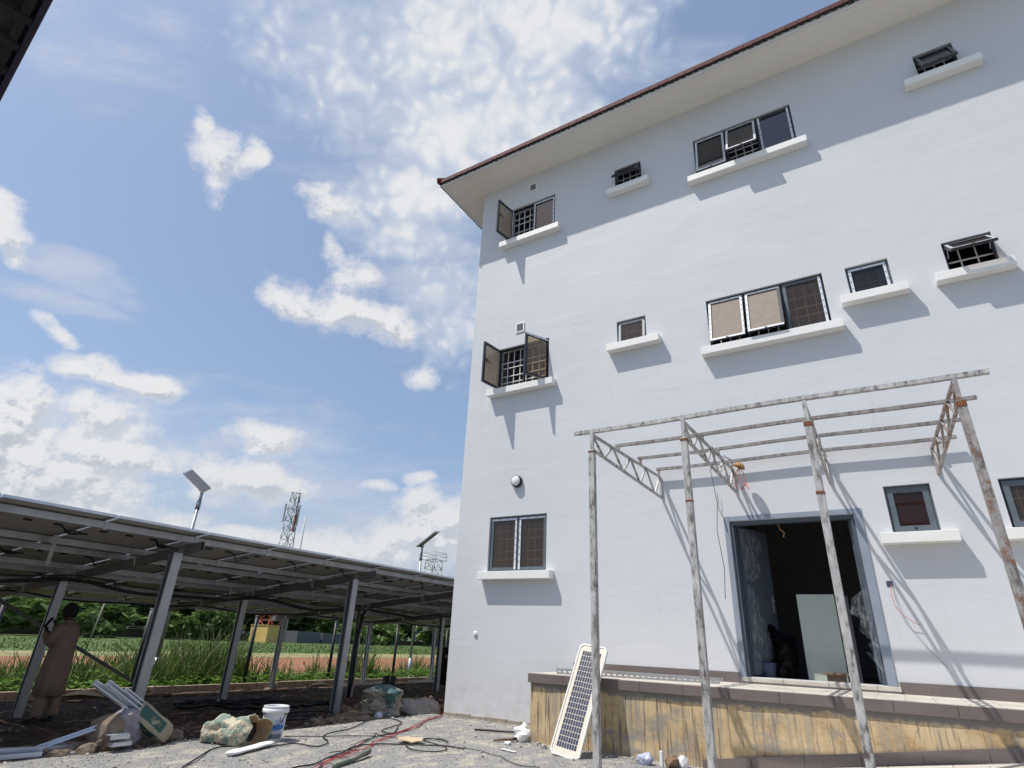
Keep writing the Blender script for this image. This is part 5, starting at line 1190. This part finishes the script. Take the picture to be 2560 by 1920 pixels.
def rail(name, label, p, q, w=.045, h=.045, up=(0, 0, 1), group=None):
    p = Vector(p); q = Vector(q); d = (q - p).normalized(); u = Vector(up); a = d.cross(u).normalized(); b = a.cross(d); L = (q - p).length
    M = Matrix(((a.x, d.x, b.x, p.x), (a.y, d.y, b.y, p.y), (a.z, d.z, b.z, p.z), (0, 0, 0, 1)))
    m = MB(); m.box(-w / 2, w / 2, 0, L, 0, .004, 0, M); m.box(-w / 2, -w / 2 + .004, 0, L, .0045, h, 0, M); m.box(w / 2 - .004, w / 2, 0, L, .0045, h, 0, M); m.box(-w / 2 + .0045, -w / 2 + .012, 0, L, h - .004, h, 0, M); m.box(w / 2 - .012, w / 2 - .0045, 0, L, h - .004, h, 0, M)
    return tag(m.build(name, M_ALU), label, 'metal rail', group)
G = 'aluminium rails'
rail('aluminium_rail', 'lowest left of three rails sticking up out of the green carton', (-8.13, 4.80, .18), (-8.22, 3.96, .70), .06, .05, (1, 0, .3), G)
rail('aluminium_rail', 'middle one of three rails sticking up out of the green carton', (-8.10, 4.86, .20), (-8.18, 4.09, .70), .06, .05, (1, 0, .3), G)
rail('aluminium_rail', 'shortest, rightmost of three rails sticking up out of the green carton', (-8.12, 4.94, .20), (-8.15, 4.30, .62), .05, .045, (1, 0, .3), G)
rail('aluminium_rail', 'long aluminium rail sloping from the rubble up to the mauve sack', (-8.36, 3.56, .03), (-8.12, 4.52, .36), .05, .04, (1, 0, .3), G)
rail('aluminium_rail', 'upper rail lying on the gravel at the lower left corner', (-8.42, 3.05, .05), (-8.20, 3.98, .03), .06, .045, (0, 0, 1), G)
rail('aluminium_rail', 'lower rail lying on the gravel at the lower left corner', (-8.30, 3.00, .0), (-8.14, 3.62, .01), .06, .045, (0, 0, 1), G)
m = MB(); m.box(0, .12, 0, .22, 0, .01, 0, Matrix.Translation((-8.02, 4.16, .17)) @ Matrix.Rotation(.1, 4, 'Z')); m.box(0, .003, 0, .22, -.04, 0, 0, Matrix.Translation((-7.9, 4.17, .17)))
tag(m.build('rail_offcut', M_ALU), 'short upper rail offcut poking from the rubble beside the mauve sack', 'metal offcut', G)
m = MB(); m.box(0, .10, 0, .22, 0, .04, 0, Matrix.Translation((-7.98, 4.20, .06)) @ Matrix.Rotation(.05, 4, 'Z'))
tag(m.build('rail_offcut', M_ALU), 'short lower rail offcut poking from the rubble beside the mauve sack', 'metal offcut', G)

# rubble pile: every lump its own object
rj = random.Random(21)
def lump(name, c, r, mat, label, group, flat=.75):
    m = MB(); m.rock((0, 0, 0), r, rj, 0, flat, 2); o = m.build(name, mat); o.location = c; return tag(o, label, 'rubble', group)
for i in range(30):
    t = (i + rj.random()) / 30; y = 3.72 + t * .72; r = rj.uniform(.04, .10)
    lump('rubble_lump', (-8.05 - rj.uniform(0, .35), y, .02 + rj.random() * (.02 + .24 * max(0, t - .25)) - .02), r, M_STONE if rj.random() < .8 else M_STONEG, 'rough lump, %s from the left in the rubble pile left of the mauve sack' % nth(i + 1), 'rubble pile left of the mauve sack')
lump('rubble_lump', (-8.25, 4.28, .14), .22, M_STONE, 'largest brown clod at the top of the rubble pile', 'rubble pile left of the mauve sack', 1.1)
for i in range(26): lump('rubble_stone', (-8.25 - rj.uniform(-.05, .5), 5.0 + .5 * (i + rj.random()) / 8 if i < 8 else 7.6 + 1.3 * (i - 8 + rj.random()) / 18, -.10 + rj.uniform(0, .12)), rj.uniform(.04, .11), M_STONE, 'brown debris stone, %s from the left along the edge of the gravel' % nth(i + 1), 'debris stones at the gravel edge')
for i in range(34): y = 9.5 + 3.5 * (i + rj.random()) / 34; lump('rubble_stone', (-9.2 - rj.uniform(0, 1.0) - (y - 9.5) * .15, y, -.10 + rj.uniform(0, .07)), rj.uniform(.04, .12), M_STONE, 'brown stone, %s from the left in the earth bank behind the grey sack' % nth(i + 1), 'stones in the earth bank')
for (x, y, r, lb) in ((-4.50, 8.37, .05, 'largest grey stone on the gravel left of the leaning solar panel foot'), (-4.67, 8.53, .035, 'small stone tight against the yellow wall left of the leaning solar panel'), (-4.36, 8.43, .028, 'tiny grey stone nearest the leaning solar panel'), (-3.1, 8.33, .03, 'small grey stone just left of the pale blue bag')): lump('grey_stone', (x, y, .02), r, M_STONEG, lb, None)
# debris planks, plywood, timber, hoses
def plank(name, label, p, q, w, t, mat, cat='plank', up=(0, 0, 1)): m = MB(); m.beam(p, q, w, t, 0, up); return tag(m.build(name, mat, None, bevel=.004), label, cat)
o, _ = slab_at('plywood_sheet', 'brown plywood sheet lying in the shade behind the bucket', 'plywood', (-8.75, 7.55, -.09), .9, 1.75, .012, .25, radians(-86), M_PLY)
plank('timber_block', 'short timber standing on end between the canopy post and the printed sack', (-9.2, 9.35, -.2), (-9.12, 9.45, .28), .12, .07, M_WOOD, 'timber')
plank('timber_plank', 'brown timber plank lying beneath the short upright timber', (-9.3, 9.1, -.06), (-8.75, 9.0, -.03), .16, .05, M_WOOD)
plank('timber_plank', 'long dark plank lying in the shade near the building corner', (-9.6, 11.2, -.08), (-8.3, 13.6, -.05), .2, .06, M_WOOD)
plank('timber_plank', 'pale plank against the low wall near the corner of the building', (-15.9, 17.2, -.22), (-15.6, 20.6, -.16), .14, .04, M_CARD)
plank('timber_plank', 'long brown plank on the dirt in front of the low wall', (-16.2, 5.8, -.24), (-16.0, 9.6, -.22), .14, .05, M_WOOD)
plank('timber_plank', 'second brown plank on the dirt, beyond the middle post row', (-15.9, 9.6, -.24), (-15.6, 13.4, -.22), .14, .05, M_WOOD)
plank('white_pipe', 'white plastic pipe lying by the low wall at the right', (-15.9, 15.0, -.16), (-15.6, 17.4, -.14), .06, .06, M_WHITE, 'pipe')
plank('white_pipe', 'short white pipe lying in front of the black water tank', (-15.3, 18.0, -.1), (-14.9, 19.2, -.1), .06, .06, M_WHITE, 'pipe')
for i, (x, y) in enumerate(((-12.3, 8.6), (-11.8, 9.3), (-11.3, 8.2), (-10.9, 9.2))):
    m = MB(); pts = [(x + 1.1 * (k / 12 - .5) * 1.2 + .15 * sin(k * .9 + i), y + 1.6 * (k / 12 - .5) + .15 * cos(k * .7 + i * 2), -.10 + .05 * abs(sin(k * .8 + i)) + .02 * i) for k in range(13)]
    m.tube(pts, .045, 8); tag(m.build('black_hose', M_BLACK), 'black corrugated conduit, %s from the left on the dirt under the solar canopy' % nth((2, 3, 1, 4)[i] if False else i + 1), 'hose', 'black conduits on the dirt')
m = MB(); pts = [(-8.9 + .35 * cos(a) - .1 * a / 6, 7.6 + .5 * sin(a) + .06 * a, .0 + .006 * a) for a in [k * .45 for k in range(24)]]; m.tube(pts, .022, 7)
tag(m.build('cable_coil', M_RUBBER), 'coil of thick black cable on the plywood sheet', 'cable coil')
for (x, y, s, lb) in ((-16.3, 7.2, .5, 'torn orange brown scrap of board by the low wall left of the canopy posts'), (-16.2, 14.2, .45, 'curled brown scrap of board by the low wall'), (-15.7, 16.6, .4, 'broken tan sheet lying near the white pipe')):
    m = MB(); m.add([(x, y, -.19), (x + s, y + .2, -.12), (x + s * .8, y + s * 1.6, -.2), (x - .1, y + s * 1.2, -.06)], [(0, 1, 2), (0, 2, 3)]); m.add([(x, y, -.20), (x + s, y + .2, -.13), (x + s * .8, y + s * 1.6, -.21), (x - .1, y + s * 1.2, -.07)], [(2, 1, 0), (3, 2, 0)])
    tag(m.build('board_scrap', M_CARD), lb, 'scrap')
# black water tank and green bin by the corner
m = MB(); m.lathe([(0, 0), (.50, 0), (.53, .03), (.64, 1.22), (.66, 1.24), (.66, 1.28), (.60, 1.29), (.0, 1.29)], 26, 0, Matrix.Translation((-15.2, 20.4, -.22))); bt = thing('black_tank', 'tall tapering black plastic tank at the building corner', 'tank', (-15.2, 20.4, -.22)); m.build('tank_body', M_BLACK, bt)
m = MB(); m.box(-15.08, -15.0, 19.80, 19.815, .70, .80); m.build('tag_plate', M_CARD, bt)
m = MB(); m.lathe([(0, 0), (.18, 0), (.23, .36), (.21, .36), (.17, .02), (0, .02)], 20, 0, Matrix.Translation((-14.6, 16.2, -.22))); tag(m.build('green_tub', pm('dull_green_plastic', (.03, .042, .035), .1, 8), None), 'dull green tub in the shade in front of the low wall', 'tub')
sack('rag_heap', 'dusty rag heap on the weeds beyond the fence near the street light pole', (-18.1, 20.9, -.35), (-18.0, 21.7, -.33), .25, .16, (M_SACK2,), 14, False, 'rag heap', -.4, .4)

# ------------------------------------------------------------------ things on the gravel
def slabline(name, label, cat, p, q, w, t, mat): m = MB(); m.beam(p, q, w, t); return tag(m.build(name, mat, None, bevel=.01), label, cat)
m = MB(); rings = []
for i in range(9):
    t = i / 8; c = Vector((-6.83 + t * -.31, 5.0 + t * .81, .035)); d = Vector((.93, .36, 0)); w = .075 * (1 if 0 < i < 8 else .8) + .006 * sin(i * 2); h = .022 + .004 * sin(i * 1.3)
    rings.append([c + d * w * cos(a) + Vector((0, 0, h * sin(a))) for a in [k * pi / 6 for k in range(12)]])
m.loft(rings); tag(m.build('foam_strip', M_FOAM), 'white foam strip lying on the gravel in front of the paper sack', 'foam strip')
m = MB(); m.tube([(-5.767, 6.171, .05), (-5.63, 5.8, .03), (-5.494, 5.369, .03)], .028, 8); m.tube([(-5.78, 6.20, .055), (-5.74, 6.09, .045)], .036, 8); tag(m.build('green_pipe', pm('dusty_green_pipe', (.13, .15, .12), .3, 12, .7, col2=(.30, .28, .23)), None), 'dusty green pipe lying on the gravel at the bottom of the view', 'pipe')
m = MB(); rr = random.Random(6); ring = [(-6.06 + .20 * cos(a) * (1 + .25 * rr.uniform(-1, 1)), 7.30 + .17 * sin(a) * (1 + .2 * rr.uniform(-1, 1)), .03 + .02 * rr.random()) for a in [k * 2 * pi / 16 for k in range(16)]]
m.prism(ring, (0, 0, .012)); tag(m.build('cardboard_scrap', M_CARD), 'torn tan cardboard scrap lying on the black cables', 'cardboard')
def cable(name, label, pts, r, mat, cat='cable', group=None, z=.014, seed=0):
    # smooth through the points
    P_ = [Vector((x, y, z + .006 * abs(sin(i * 1.7 + seed)))) for i, (x, y) in enumerate(pts)]; out = []
    for i in range(len(P_) - 1):
        p0, p1, p2, p3 = P_[max(0, i - 1)], P_[i], P_[i + 1], P_[min(len(P_) - 1, i + 2)]
        for k in range(6):
            t = k / 6; out.append(.5 * ((2 * p1) + (-p0 + p2) * t + (2 * p0 - 5 * p1 + 4 * p2 - p3) * t * t + (-p0 + 3 * p1 - 3 * p2 + p3) * t ** 3))
    out.append(P_[-1]); m = MB(); m.tube(out, r, 6); return tag(m.build(name, mat), label, cat, group)
C1=[(-6.6,4.3),(-6.978, 4.734), (-7.265, 5.035), (-7.349, 5.248), (-7.25, 5.40), (-7.0, 5.50), (-7.0, 5.827), (-6.967, 6.065), (-6.634, 6.095), (-6.679, 6.316), (-6.835, 6.499), (-7.183, 6.725), (-7.354, 7.038), (-7.494, 7.533), (-7.76, 8.057), (-7.93, 8.311), (-8.05, 8.75), (-7.923, 8.959), (-7.553, 8.795), (-7.318, 8.499), (-7.11, 7.9), (-6.95, 7.702), (-6.763, 7.738), (-7.189, 8.324)]
C2=[(-7.53, 6.323), (-7.215, 6.688), (-7.023, 6.96), (-6.817, 7.233), (-6.516, 7.413), (-6.132, 7.494), (-5.949, 7.815), (-5.736, 7.737), (-5.653, 7.601)]
R1=[(-5.3,4.9),(-5.601, 5.261), (-5.829, 5.569), (-5.95, 5.865), (-6.183, 6.328), (-6.355, 6.605), (-6.658, 7.166), (-6.668, 7.58), (-6.75, 7.941), (-6.838, 8.331), (-7.293, 9.128), (-7.392, 9.521), (-7.682, 10.145)]
R2=[(-5.4,4.8),(-5.636, 5.226), (-5.845, 5.655), (-5.809, 5.904), (-6.022, 6.252), (-6.091, 6.557), (-6.375, 6.943), (-6.622, 7.634), (-6.887, 8.271), (-7.043, 8.728), (-7.369, 9.287), (-7.734, 10.23)]
R3=[(-5.3,4.9),(-5.565, 5.297), (-5.879, 5.724), (-5.912, 5.906), (-6.042, 6.231), (-6.021, 6.377), (-6.272, 6.767), (-6.377, 7.016), (-6.443, 7.332), (-6.688, 7.735), (-6.95, 8.403), (-7.473, 9.416), (-7.458, 9.71), (-7.727, 10.24)]
C5=[(-5.6,4.7),(-5.786, 5.093), (-5.777, 5.331), (-5.971, 5.734), (-6.083, 6.068), (-6.321, 6.505), (-6.208, 6.838), (-5.925, 7.123), (-5.711, 7.246), (-5.532, 7.415), (-5.196, 7.398)]
C6=[(-5.908, 7.029), (-5.635, 6.857), (-5.344, 6.917), (-5.317, 7.135), (-5.445, 7.329), (-5.641, 7.395), (-6.077, 7.588), (-6.007, 7.749), (-5.724, 7.75)]
C7=[(-6.2, 5.942), (-6.162, 6.225), (-6.322, 6.572), (-6.685, 7.218), (-6.937, 7.532), (-6.743, 7.404), (-6.753, 7.568)]
C8=[(-5.351, 7.432), (-4.968, 7.447), (-4.688, 7.31), (-4.533, 7.296), (-4.331, 7.114), (-4.051, 6.987), (-3.835, 7.037)]
cable('black_cable', 'black cable winding from the paper sack past the bucket to the sacks', C1, .009, M_RUBBER)
cable('black_cable', 'thin black cable running straight right from behind the bucket', C2, .006, M_RUBBER, seed=1)
cable('red_cable', 'red cable of the tangled run from the building corner, leftmost strand', R1, .0042, M_REDW, seed=2)
cable('red_cable', 'red cable of the tangled run from the building corner, middle strand', R2, .0042, M_REDW, seed=3, z=.02)
cable('red_cable', 'red cable of the tangled run from the building corner, rightmost strand', R3, .0042, M_REDW, seed=4, z=.026)
w1 = [(x + .035 * sin(i * 2.3), y + .03 * cos(i * 1.9)) for i, (x, y) in enumerate(R1)]; w2 = [(x - .04 * sin(i * 1.7), y + .04 * cos(i * 2.9)) for i, (x, y) in enumerate(R3)]
cable('black_cable', 'black strand twisted through the red cables, left side', w1, .006, M_RUBBER, seed=5, z=.022); cable('red_cable', 'extra red strand looping loosely beside the tangled run', w2, .004, M_REDW, seed=6, z=.018)
cable('black_cable', 'black cable crossing the gravel from the bottom edge toward the cardboard scrap', C5, .009, M_RUBBER, seed=7)
cable('black_cable', 'looped black cable under the torn cardboard scrap', C6, .008, M_RUBBER, seed=8); cable('black_cable', 'short wavy black cable crossing the red cables', C7, .006, M_RUBBER, seed=9); cable('thin_wire', 'thin dark wire trailing right toward the leaning solar panel', C8, .005, M_RUBBER, seed=10)
def stick(name, label, p, q, r, mat): m = MB(); p = Vector(p); q = Vector(q); m.tube([p, (p + q) / 2 + Vector((.01, .01, .008)), q], r, 6); return tag(m.build(name, mat), label, 'stick')
stick('dark_rod', 'long black rod lying on the gravel left of the yellow wall', (-6.085, 8.933, .03), (-5.02, 9.3, .03), .016, M_BLACK)
stick('dark_stick', 'short dark stick lying left of the white paper ball', (-5.275, 8.257, .03), (-5.1, 8.51, .03), .018, M_WOOD)
stick('dark_stick', 'stubby dark stick touching the white paper ball', (-5.14, 8.49, .03), (-5.05, 8.699, .03), .022, M_BLACK)
m = MB(); m.beam((-4.835, 7.789, .02), (-4.568, 7.709, .02), .05, .008); tag(m.build('white_strip', M_WHITE), 'small white plastic strip on the gravel left of the leaning solar panel', 'litter')
m = MB(); m.rock((-5.03, 8.70, .10), .13, random.Random(7), 0, .95, 3); tag(m.build('paper_ball', M_FOAM), 'crumpled white paper at the left end of the yellow wall', 'litter')
m = MB(); m.rock((-5.03, 8.26, .02), .06, random.Random(8), 0, .4, 2); tag(m.build('paper_scrap', M_FOAM), 'small white paper scrap in front of the dark stick', 'litter')
m = MB(); m.rock((-2.98, 8.30, .05), .11, random.Random(9), 0, .7, 3); tag(m.build('plastic_bag', pm('pale_blue_bag', (.45, .48, .60), .2, 12, .5), None), 'crumpled pale blue plastic bag at the foot of the yellow wall', 'bag')
m = MB(); m.box(-2.80, -2.76, 8.30, 8.34, 0, .17); tag(m.build('white_offcut', M_WHITE, None, bevel=.005), 'narrow white offcut standing by the pale blue bag', 'litter')
m = MB(); m.rock((-2.66, 8.40, .05), .085, random.Random(10), 0, .9, 2); tag(m.build('brown_lump', M_WOOD), 'brown lump between two white scraps by the yellow wall', 'litter')
m = MB(); m.rock((-2.54, 8.44, .06), .075, random.Random(11), 0, 1., 2); tag(m.build('white_scrap', M_FOAM), 'white scrap right of the brown lump by the second canopy post', 'litter')
# loose gravel stones
rj = random.Random(31); m = MB(); import bmesh
base = []; bm = bmesh.new(); bmesh.ops.create_icosphere(bm, subdivisions=1, radius=1); bv = [v.co.copy() for v in bm.verts]; bf = [tuple(v.index for v in f.verts) for f in bm.faces]; bm.free()
for i in range(5200):
    y = rj.uniform(3.2, 10.2); x = rj.uniform(-8.3, -2.0 + max(0, (8.0 - y)) * .2); 
    if i % 6 == 0 and x > -7.7: y = 10.25 - abs(rj.gauss(0, .12))
    if x > PX0 - .02 and y > PY - .02: y = PY - abs(rj.gauss(0, .08)) - .02
    r = rj.uniform(.006, .014) if rj.random() < .95 else rj.uniform(.014, .03); a = rj.random() * 6.28; k = [rj.uniform(.6, 1.25) for _ in range(3)]
    R = Matrix.Rotation(a, 3, 'Z') @ Matrix.Rotation(rj.random(), 3, 'X')
    c = Vector((x, y, yard_z(x, y) + r * .25)); m.add([c + R @ Vector((v.x * k[0], v.y * k[1], v.z * k[2] * .7)) * r for v in bv], bf, 0 if rj.random() < .62 else 1)
tag(m.build('loose_gravel', [M_STONEG, pm('cream_chips', (.50, .47, .39), .2, 30, .9)]), 'loose gravel chips scattered over the yard', 'gravel', kind='stuff')
m = MB()
for i in range(2600):
    x = rj.uniform(-16.8, -8.2); y = rj.uniform(2.5, 26); r = rj.uniform(.012, .045); k = [rj.uniform(.6, 1.25) for _ in range(3)]; c = Vector((x, y, dirt_z(x, y) + r * .2)); R = Matrix.Rotation(rj.random() * 6, 3, 'Z')
    m.add([c + R @ Vector((v.x * k[0], v.y * k[1], v.z * k[2] * .6)) * r for v in bv], bf, 0)
tag(m.build('loose_clods', [M_STONE]), 'loose clods of earth under the solar canopy', 'earth clods', kind='stuff')

# ------------------------------------------------------------------ person seen from behind under the canopy
px, py, pzf = -12.2, 5.22, dirt_z(-12.2, 5.22)
per = thing('person', 'person in a long tan kaftan and trousers standing with head bowed under the canopy', 'person', (px, py, pzf))
FA_ = radians(218)       # facing: towards the left of the view and away
MPn = Matrix.Translation((px, py, pzf)) @ Matrix.Rotation(FA_, 4, 'Z')   # local +x forward, +y left
SC = 1.80
def skin_obj(name, verts, edges, mat, parent, root=0, sub=2):
    me = bpy.data.meshes.new(name); me.from_pydata([tuple(MPn @ Vector(v[:3])) for v in verts], edges, []); me.materials.append(mat)
    o = bpy.data.objects.new(name, me); link(o, parent)
    sk = o.modifiers.new('skin', 'SKIN'); sk.use_smooth_shade = True
    for i, v in enumerate(verts):
        d = me.skin_vertices[0].data[i]; d.radius = (v[3], v[4] if len(v) > 4 else v[3]); d.use_root = (i == root)
    ss = o.modifiers.new('sub', 'SUBSURF'); ss.levels = sub; ss.render_levels = sub; return o
V = []; E = []
def jv(x, y, z, r, r2=None, par=None):
    V.append((x, y, z, r, r2 if r2 else r)); i = len(V) - 1
    if par is not None: E.append((par, i))
    return i
pel = jv(0, 0, .95, .13, .12); sp1 = jv(0, 0, 1.12, .12, .11, pel); ch = jv(.02, 0, 1.32, .13, .12, sp1); nk = jv(.03, 0, 1.50, .06, .06, ch); nk2 = jv(.06, 0, 1.57, .055, .055, nk); hd = jv(.09, 0, 1.64, .075, .085, nk2); hd2 = jv(.11, 0, 1.71, .09, .10, hd); jv(.105, 0, 1.765, .06, .07, hd2)
nose = jv(.195, 0, 1.655, .018, .02, hd)
for sd_ in (1, -1):
    jv(.09, .10 * sd_, 1.66, .018, .028, hd)
    hp = jv(0, .10 * sd_, .90, .10, .10, pel); kn = jv(.03 if sd_ > 0 else -.04, .12 * sd_, .50, .065, .065, hp); an = jv(0 if sd_ > 0 else -.10, .12 * sd_, .10, .042, .042, kn); ft = jv(.05 if sd_ > 0 else -.05, .125 * sd_, .035, .04, .03, an); jv(.15 if sd_ > 0 else .05, .135 * sd_, .025, .035, .022, ft)
    sh = jv(.02, .19 * sd_, 1.42, .065, .065, ch); el = jv(.10, .25 * sd_, 1.17, .045, .045, sh)
    if sd_ < 0: wr = jv(.25, -.14, 1.40, .03, .03, el); pm_ = jv(.29, -.11, 1.47, .03, .022, wr); fd = Vector((.5, .15, .6)).normalized()
    else: wr = jv(.27, .12, 1.33, .03, .03, el); pm_ = jv(.31, .09, 1.39, .03, .022, wr); fd = Vector((.5, -.15, .6)).normalized()
    b = V[pm_]
    for k, (oy, L) in enumerate(((-.028, .062), (-.010, .075), (.008, .070), (.025, .055))):
        f0 = jv(b[0] + fd.x * .03, b[1] + oy, b[2] + fd.z * .03, .010, .010, pm_); f1 = jv(b[0] + fd.x * (.03 + L * .6), b[1] + oy, b[2] + fd.z * (.03 + L * .6), .009, .009, f0); jv(b[0] + fd.x * (.03 + L) + .012, b[1] + oy, b[2] + fd.z * (.03 + L) - .006, .008, .008, f1)
    t0 = jv(b[0] + .005, b[1] + .035 * (-sd_), b[2] + .012, .012, .012, pm_); jv(b[0] + .03, b[1] + .05 * (-sd_), b[2] + .035, .009, .009, t0)
skin_obj('body', V, E, M_SKIN, per, pel)
def ell(cx, cy, z, rx, ry, n=40, f=0, seed=0):
    out = []
    for k in range(n):
        a = 2 * pi * k / n; w = 1 + f * (.6 * sin(a * 7 + seed + z * 2) + .4 * sin(a * 11 + 2 * seed - z * 3)) ; out.append(MPn @ Vector((cx + rx * cos(a) * w, cy + ry * sin(a) * w, z)))
    return out
m = MB()
m.loft([ell(-.01, 0, .40, .215, .255, 40, .07, 1), ell(.0, 0, .60, .20, .25, 40, .06, 1), ell(0, 0, .90, .185, .245, 40, .045, 1.2), ell(0, 0, 1.10, .17, .23, 40, .035, 1.5), ell(.0, 0, 1.25, .165, .235, 40, .03, 2), ell(.01, 0, 1.38, .155, .235, 40, .02, 2), ell(.015, 0, 1.45, .13, .205, 40, .01), ell(.02, 0, 1.50, .095, .13, 40), ell(.03, 0, 1.535, .066, .072, 40), ell(.033, 0, 1.55, .062, .066, 40)], 0, True, (False, False))
for sd_ in (1, -1):
    s0 = Vector((.02, .185 * sd_, 1.43)); el = Vector((.09, .265 * sd_, 1.17)); wr = Vector((.24, -.145, 1.385)) if sd_ < 0 else Vector((.26, .125, 1.32))
    P2 = [s0 + Vector((0, -.06 * sd_, .02)), s0, s0.lerp(el, .5) + Vector((-.01, .01 * sd_, 0)), el, el.lerp(wr, .35), el.lerp(wr, .75), wr]
    m.tube([MPn @ p for p in P2], .1, 16, rs=[.06, .088, .082, .078, .072, .066, .062], cap=False)
kf = m.build('kaftan', M_TAN, per)
so = kf.modifiers.new('s', 'SOLIDIFY'); so.thickness = .006
m = MB()
for sd_ in (1, -1):
    kx = .03 if sd_ > 0 else -.04; axx = 0 if sd_ > 0 else -.10
    m.tube([MPn @ Vector(p) for p in ((0, .09 * sd_, .92), (kx * .6, .11 * sd_, .70), (kx, .12 * sd_, .5), (kx * .5 + axx * .5, .12 * sd_, .3), (axx, .12 * sd_, .13), (axx, .12 * sd_, .10))], .1, 18, rs=[.12, .115, .10, .092, .082, .084], cap=False)
tr = m.build('trousers', M_TAN, per); so = tr.modifiers.new('s', 'SOLIDIFY'); so.thickness = .006
m = MB()
for sd_ in (1, -1):
    fx = .04 if sd_ > 0 else -.06
    rings = []
    for (x, w, h) in ((-.10, .02, .03), (-.08, .04, .05), (0, .045, .055), (.08, .05, .045), (.14, .048, .035), (.17, .03, .02)): rings.append([MPn @ Vector((fx + x, .125 * sd_ + w * cos(a), .012 + h * max(0, sin(a)))) for a in [2 * pi * k / 12 for k in range(12)]])
    m.loft(rings)
m.build('shoes', M_BLACK, per)
# hair: cap of short black hair hugging the skull
m = MB(); rings = []
for i in range(9):
    t = i / 8; z = 1.60 + .235 * t; r = .128 * sqrt(max(.0, 1 - (max(0, t - .28) / .74) ** 2)) * (.86 + .14 * min(1, t * 4)); rings.append([MPn @ Vector((.078 + (r * 1.02 if cos(a) < 0 else r * (.72 + .3 * t)) * cos(a), r * .90 * sin(a), z)) for a in [2 * pi * k / 20 for k in range(20)]])
m.loft(rings); hr = m.build('hair', M_HAIR, per)
# handset held near the chin
m = MB(); m.box(-.006, .006, -.04, .04, -.07, .09, 0, MPn @ Matrix.Translation((.365, .0, 1.50)) @ Matrix.Rotation(-.5, 4, 'Y')); tag(m.build('mobile_phone', M_BLACK, None, bevel=.003), 'small black phone held up in the hands of the person in tan', 'phone')

# ------------------------------------------------------------------ dark tiled roof edge of the shelter overhead, upper left
sh = thing('shelter_roof', 'dark underside of a shelter roof cutting across the upper left corner', 'roof', (-3, 0, 0))
ZS = 5.0; a_ = Vector((-5.19, .53, ZS)); b_ = Vector((-3.87, .37, ZS)); dx_ = (b_ - a_).normalized(); dy_ = Vector((dx_.y, -dx_.x, 0))
if dy_.y > 0: dy_ = -dy_
MS = Matrix(((dx_.x, -dy_.x, 0, a_.x), (dx_.y, -dy_.y, 0, a_.y), (0, 0, 1, ZS), (0, 0, 0, 1)))     # local x along the eave, -y inwards
m = MB(); m.box(-3.2, 7, -4.5, -.03, .05, .08, 0, MS); m.build('roof_sheet', M_TILEOUT, sh)
m = MB(); m.box(-3.2, 7, -.035, 0, .0, .10, 0, MS); m.build('eave_trim', pm('violet_black_trim', (.03, .022, .05), .1, 4, .6), sh)
m = MB()
for i in range(14):
    yy = -.06 - i * .30; m.box(-3.2, 7, yy - .05, yy, .0, .049, 0, MS)
for i in range(34):
    xx = -3.2 + i * .30; m.box(xx, xx + .06, -4.4, -.04, -.02, -.0005, 0, MS)
m.build('batten', M_TILEGAP, sh)
m = MB()
for xx in (-3, 1, 6.5):
    for yy in (-4.2,): m.box(xx, xx + .15, yy, yy + .15, -5.2, 0, 0, MS)
m.build('post', M_CONC, sh)
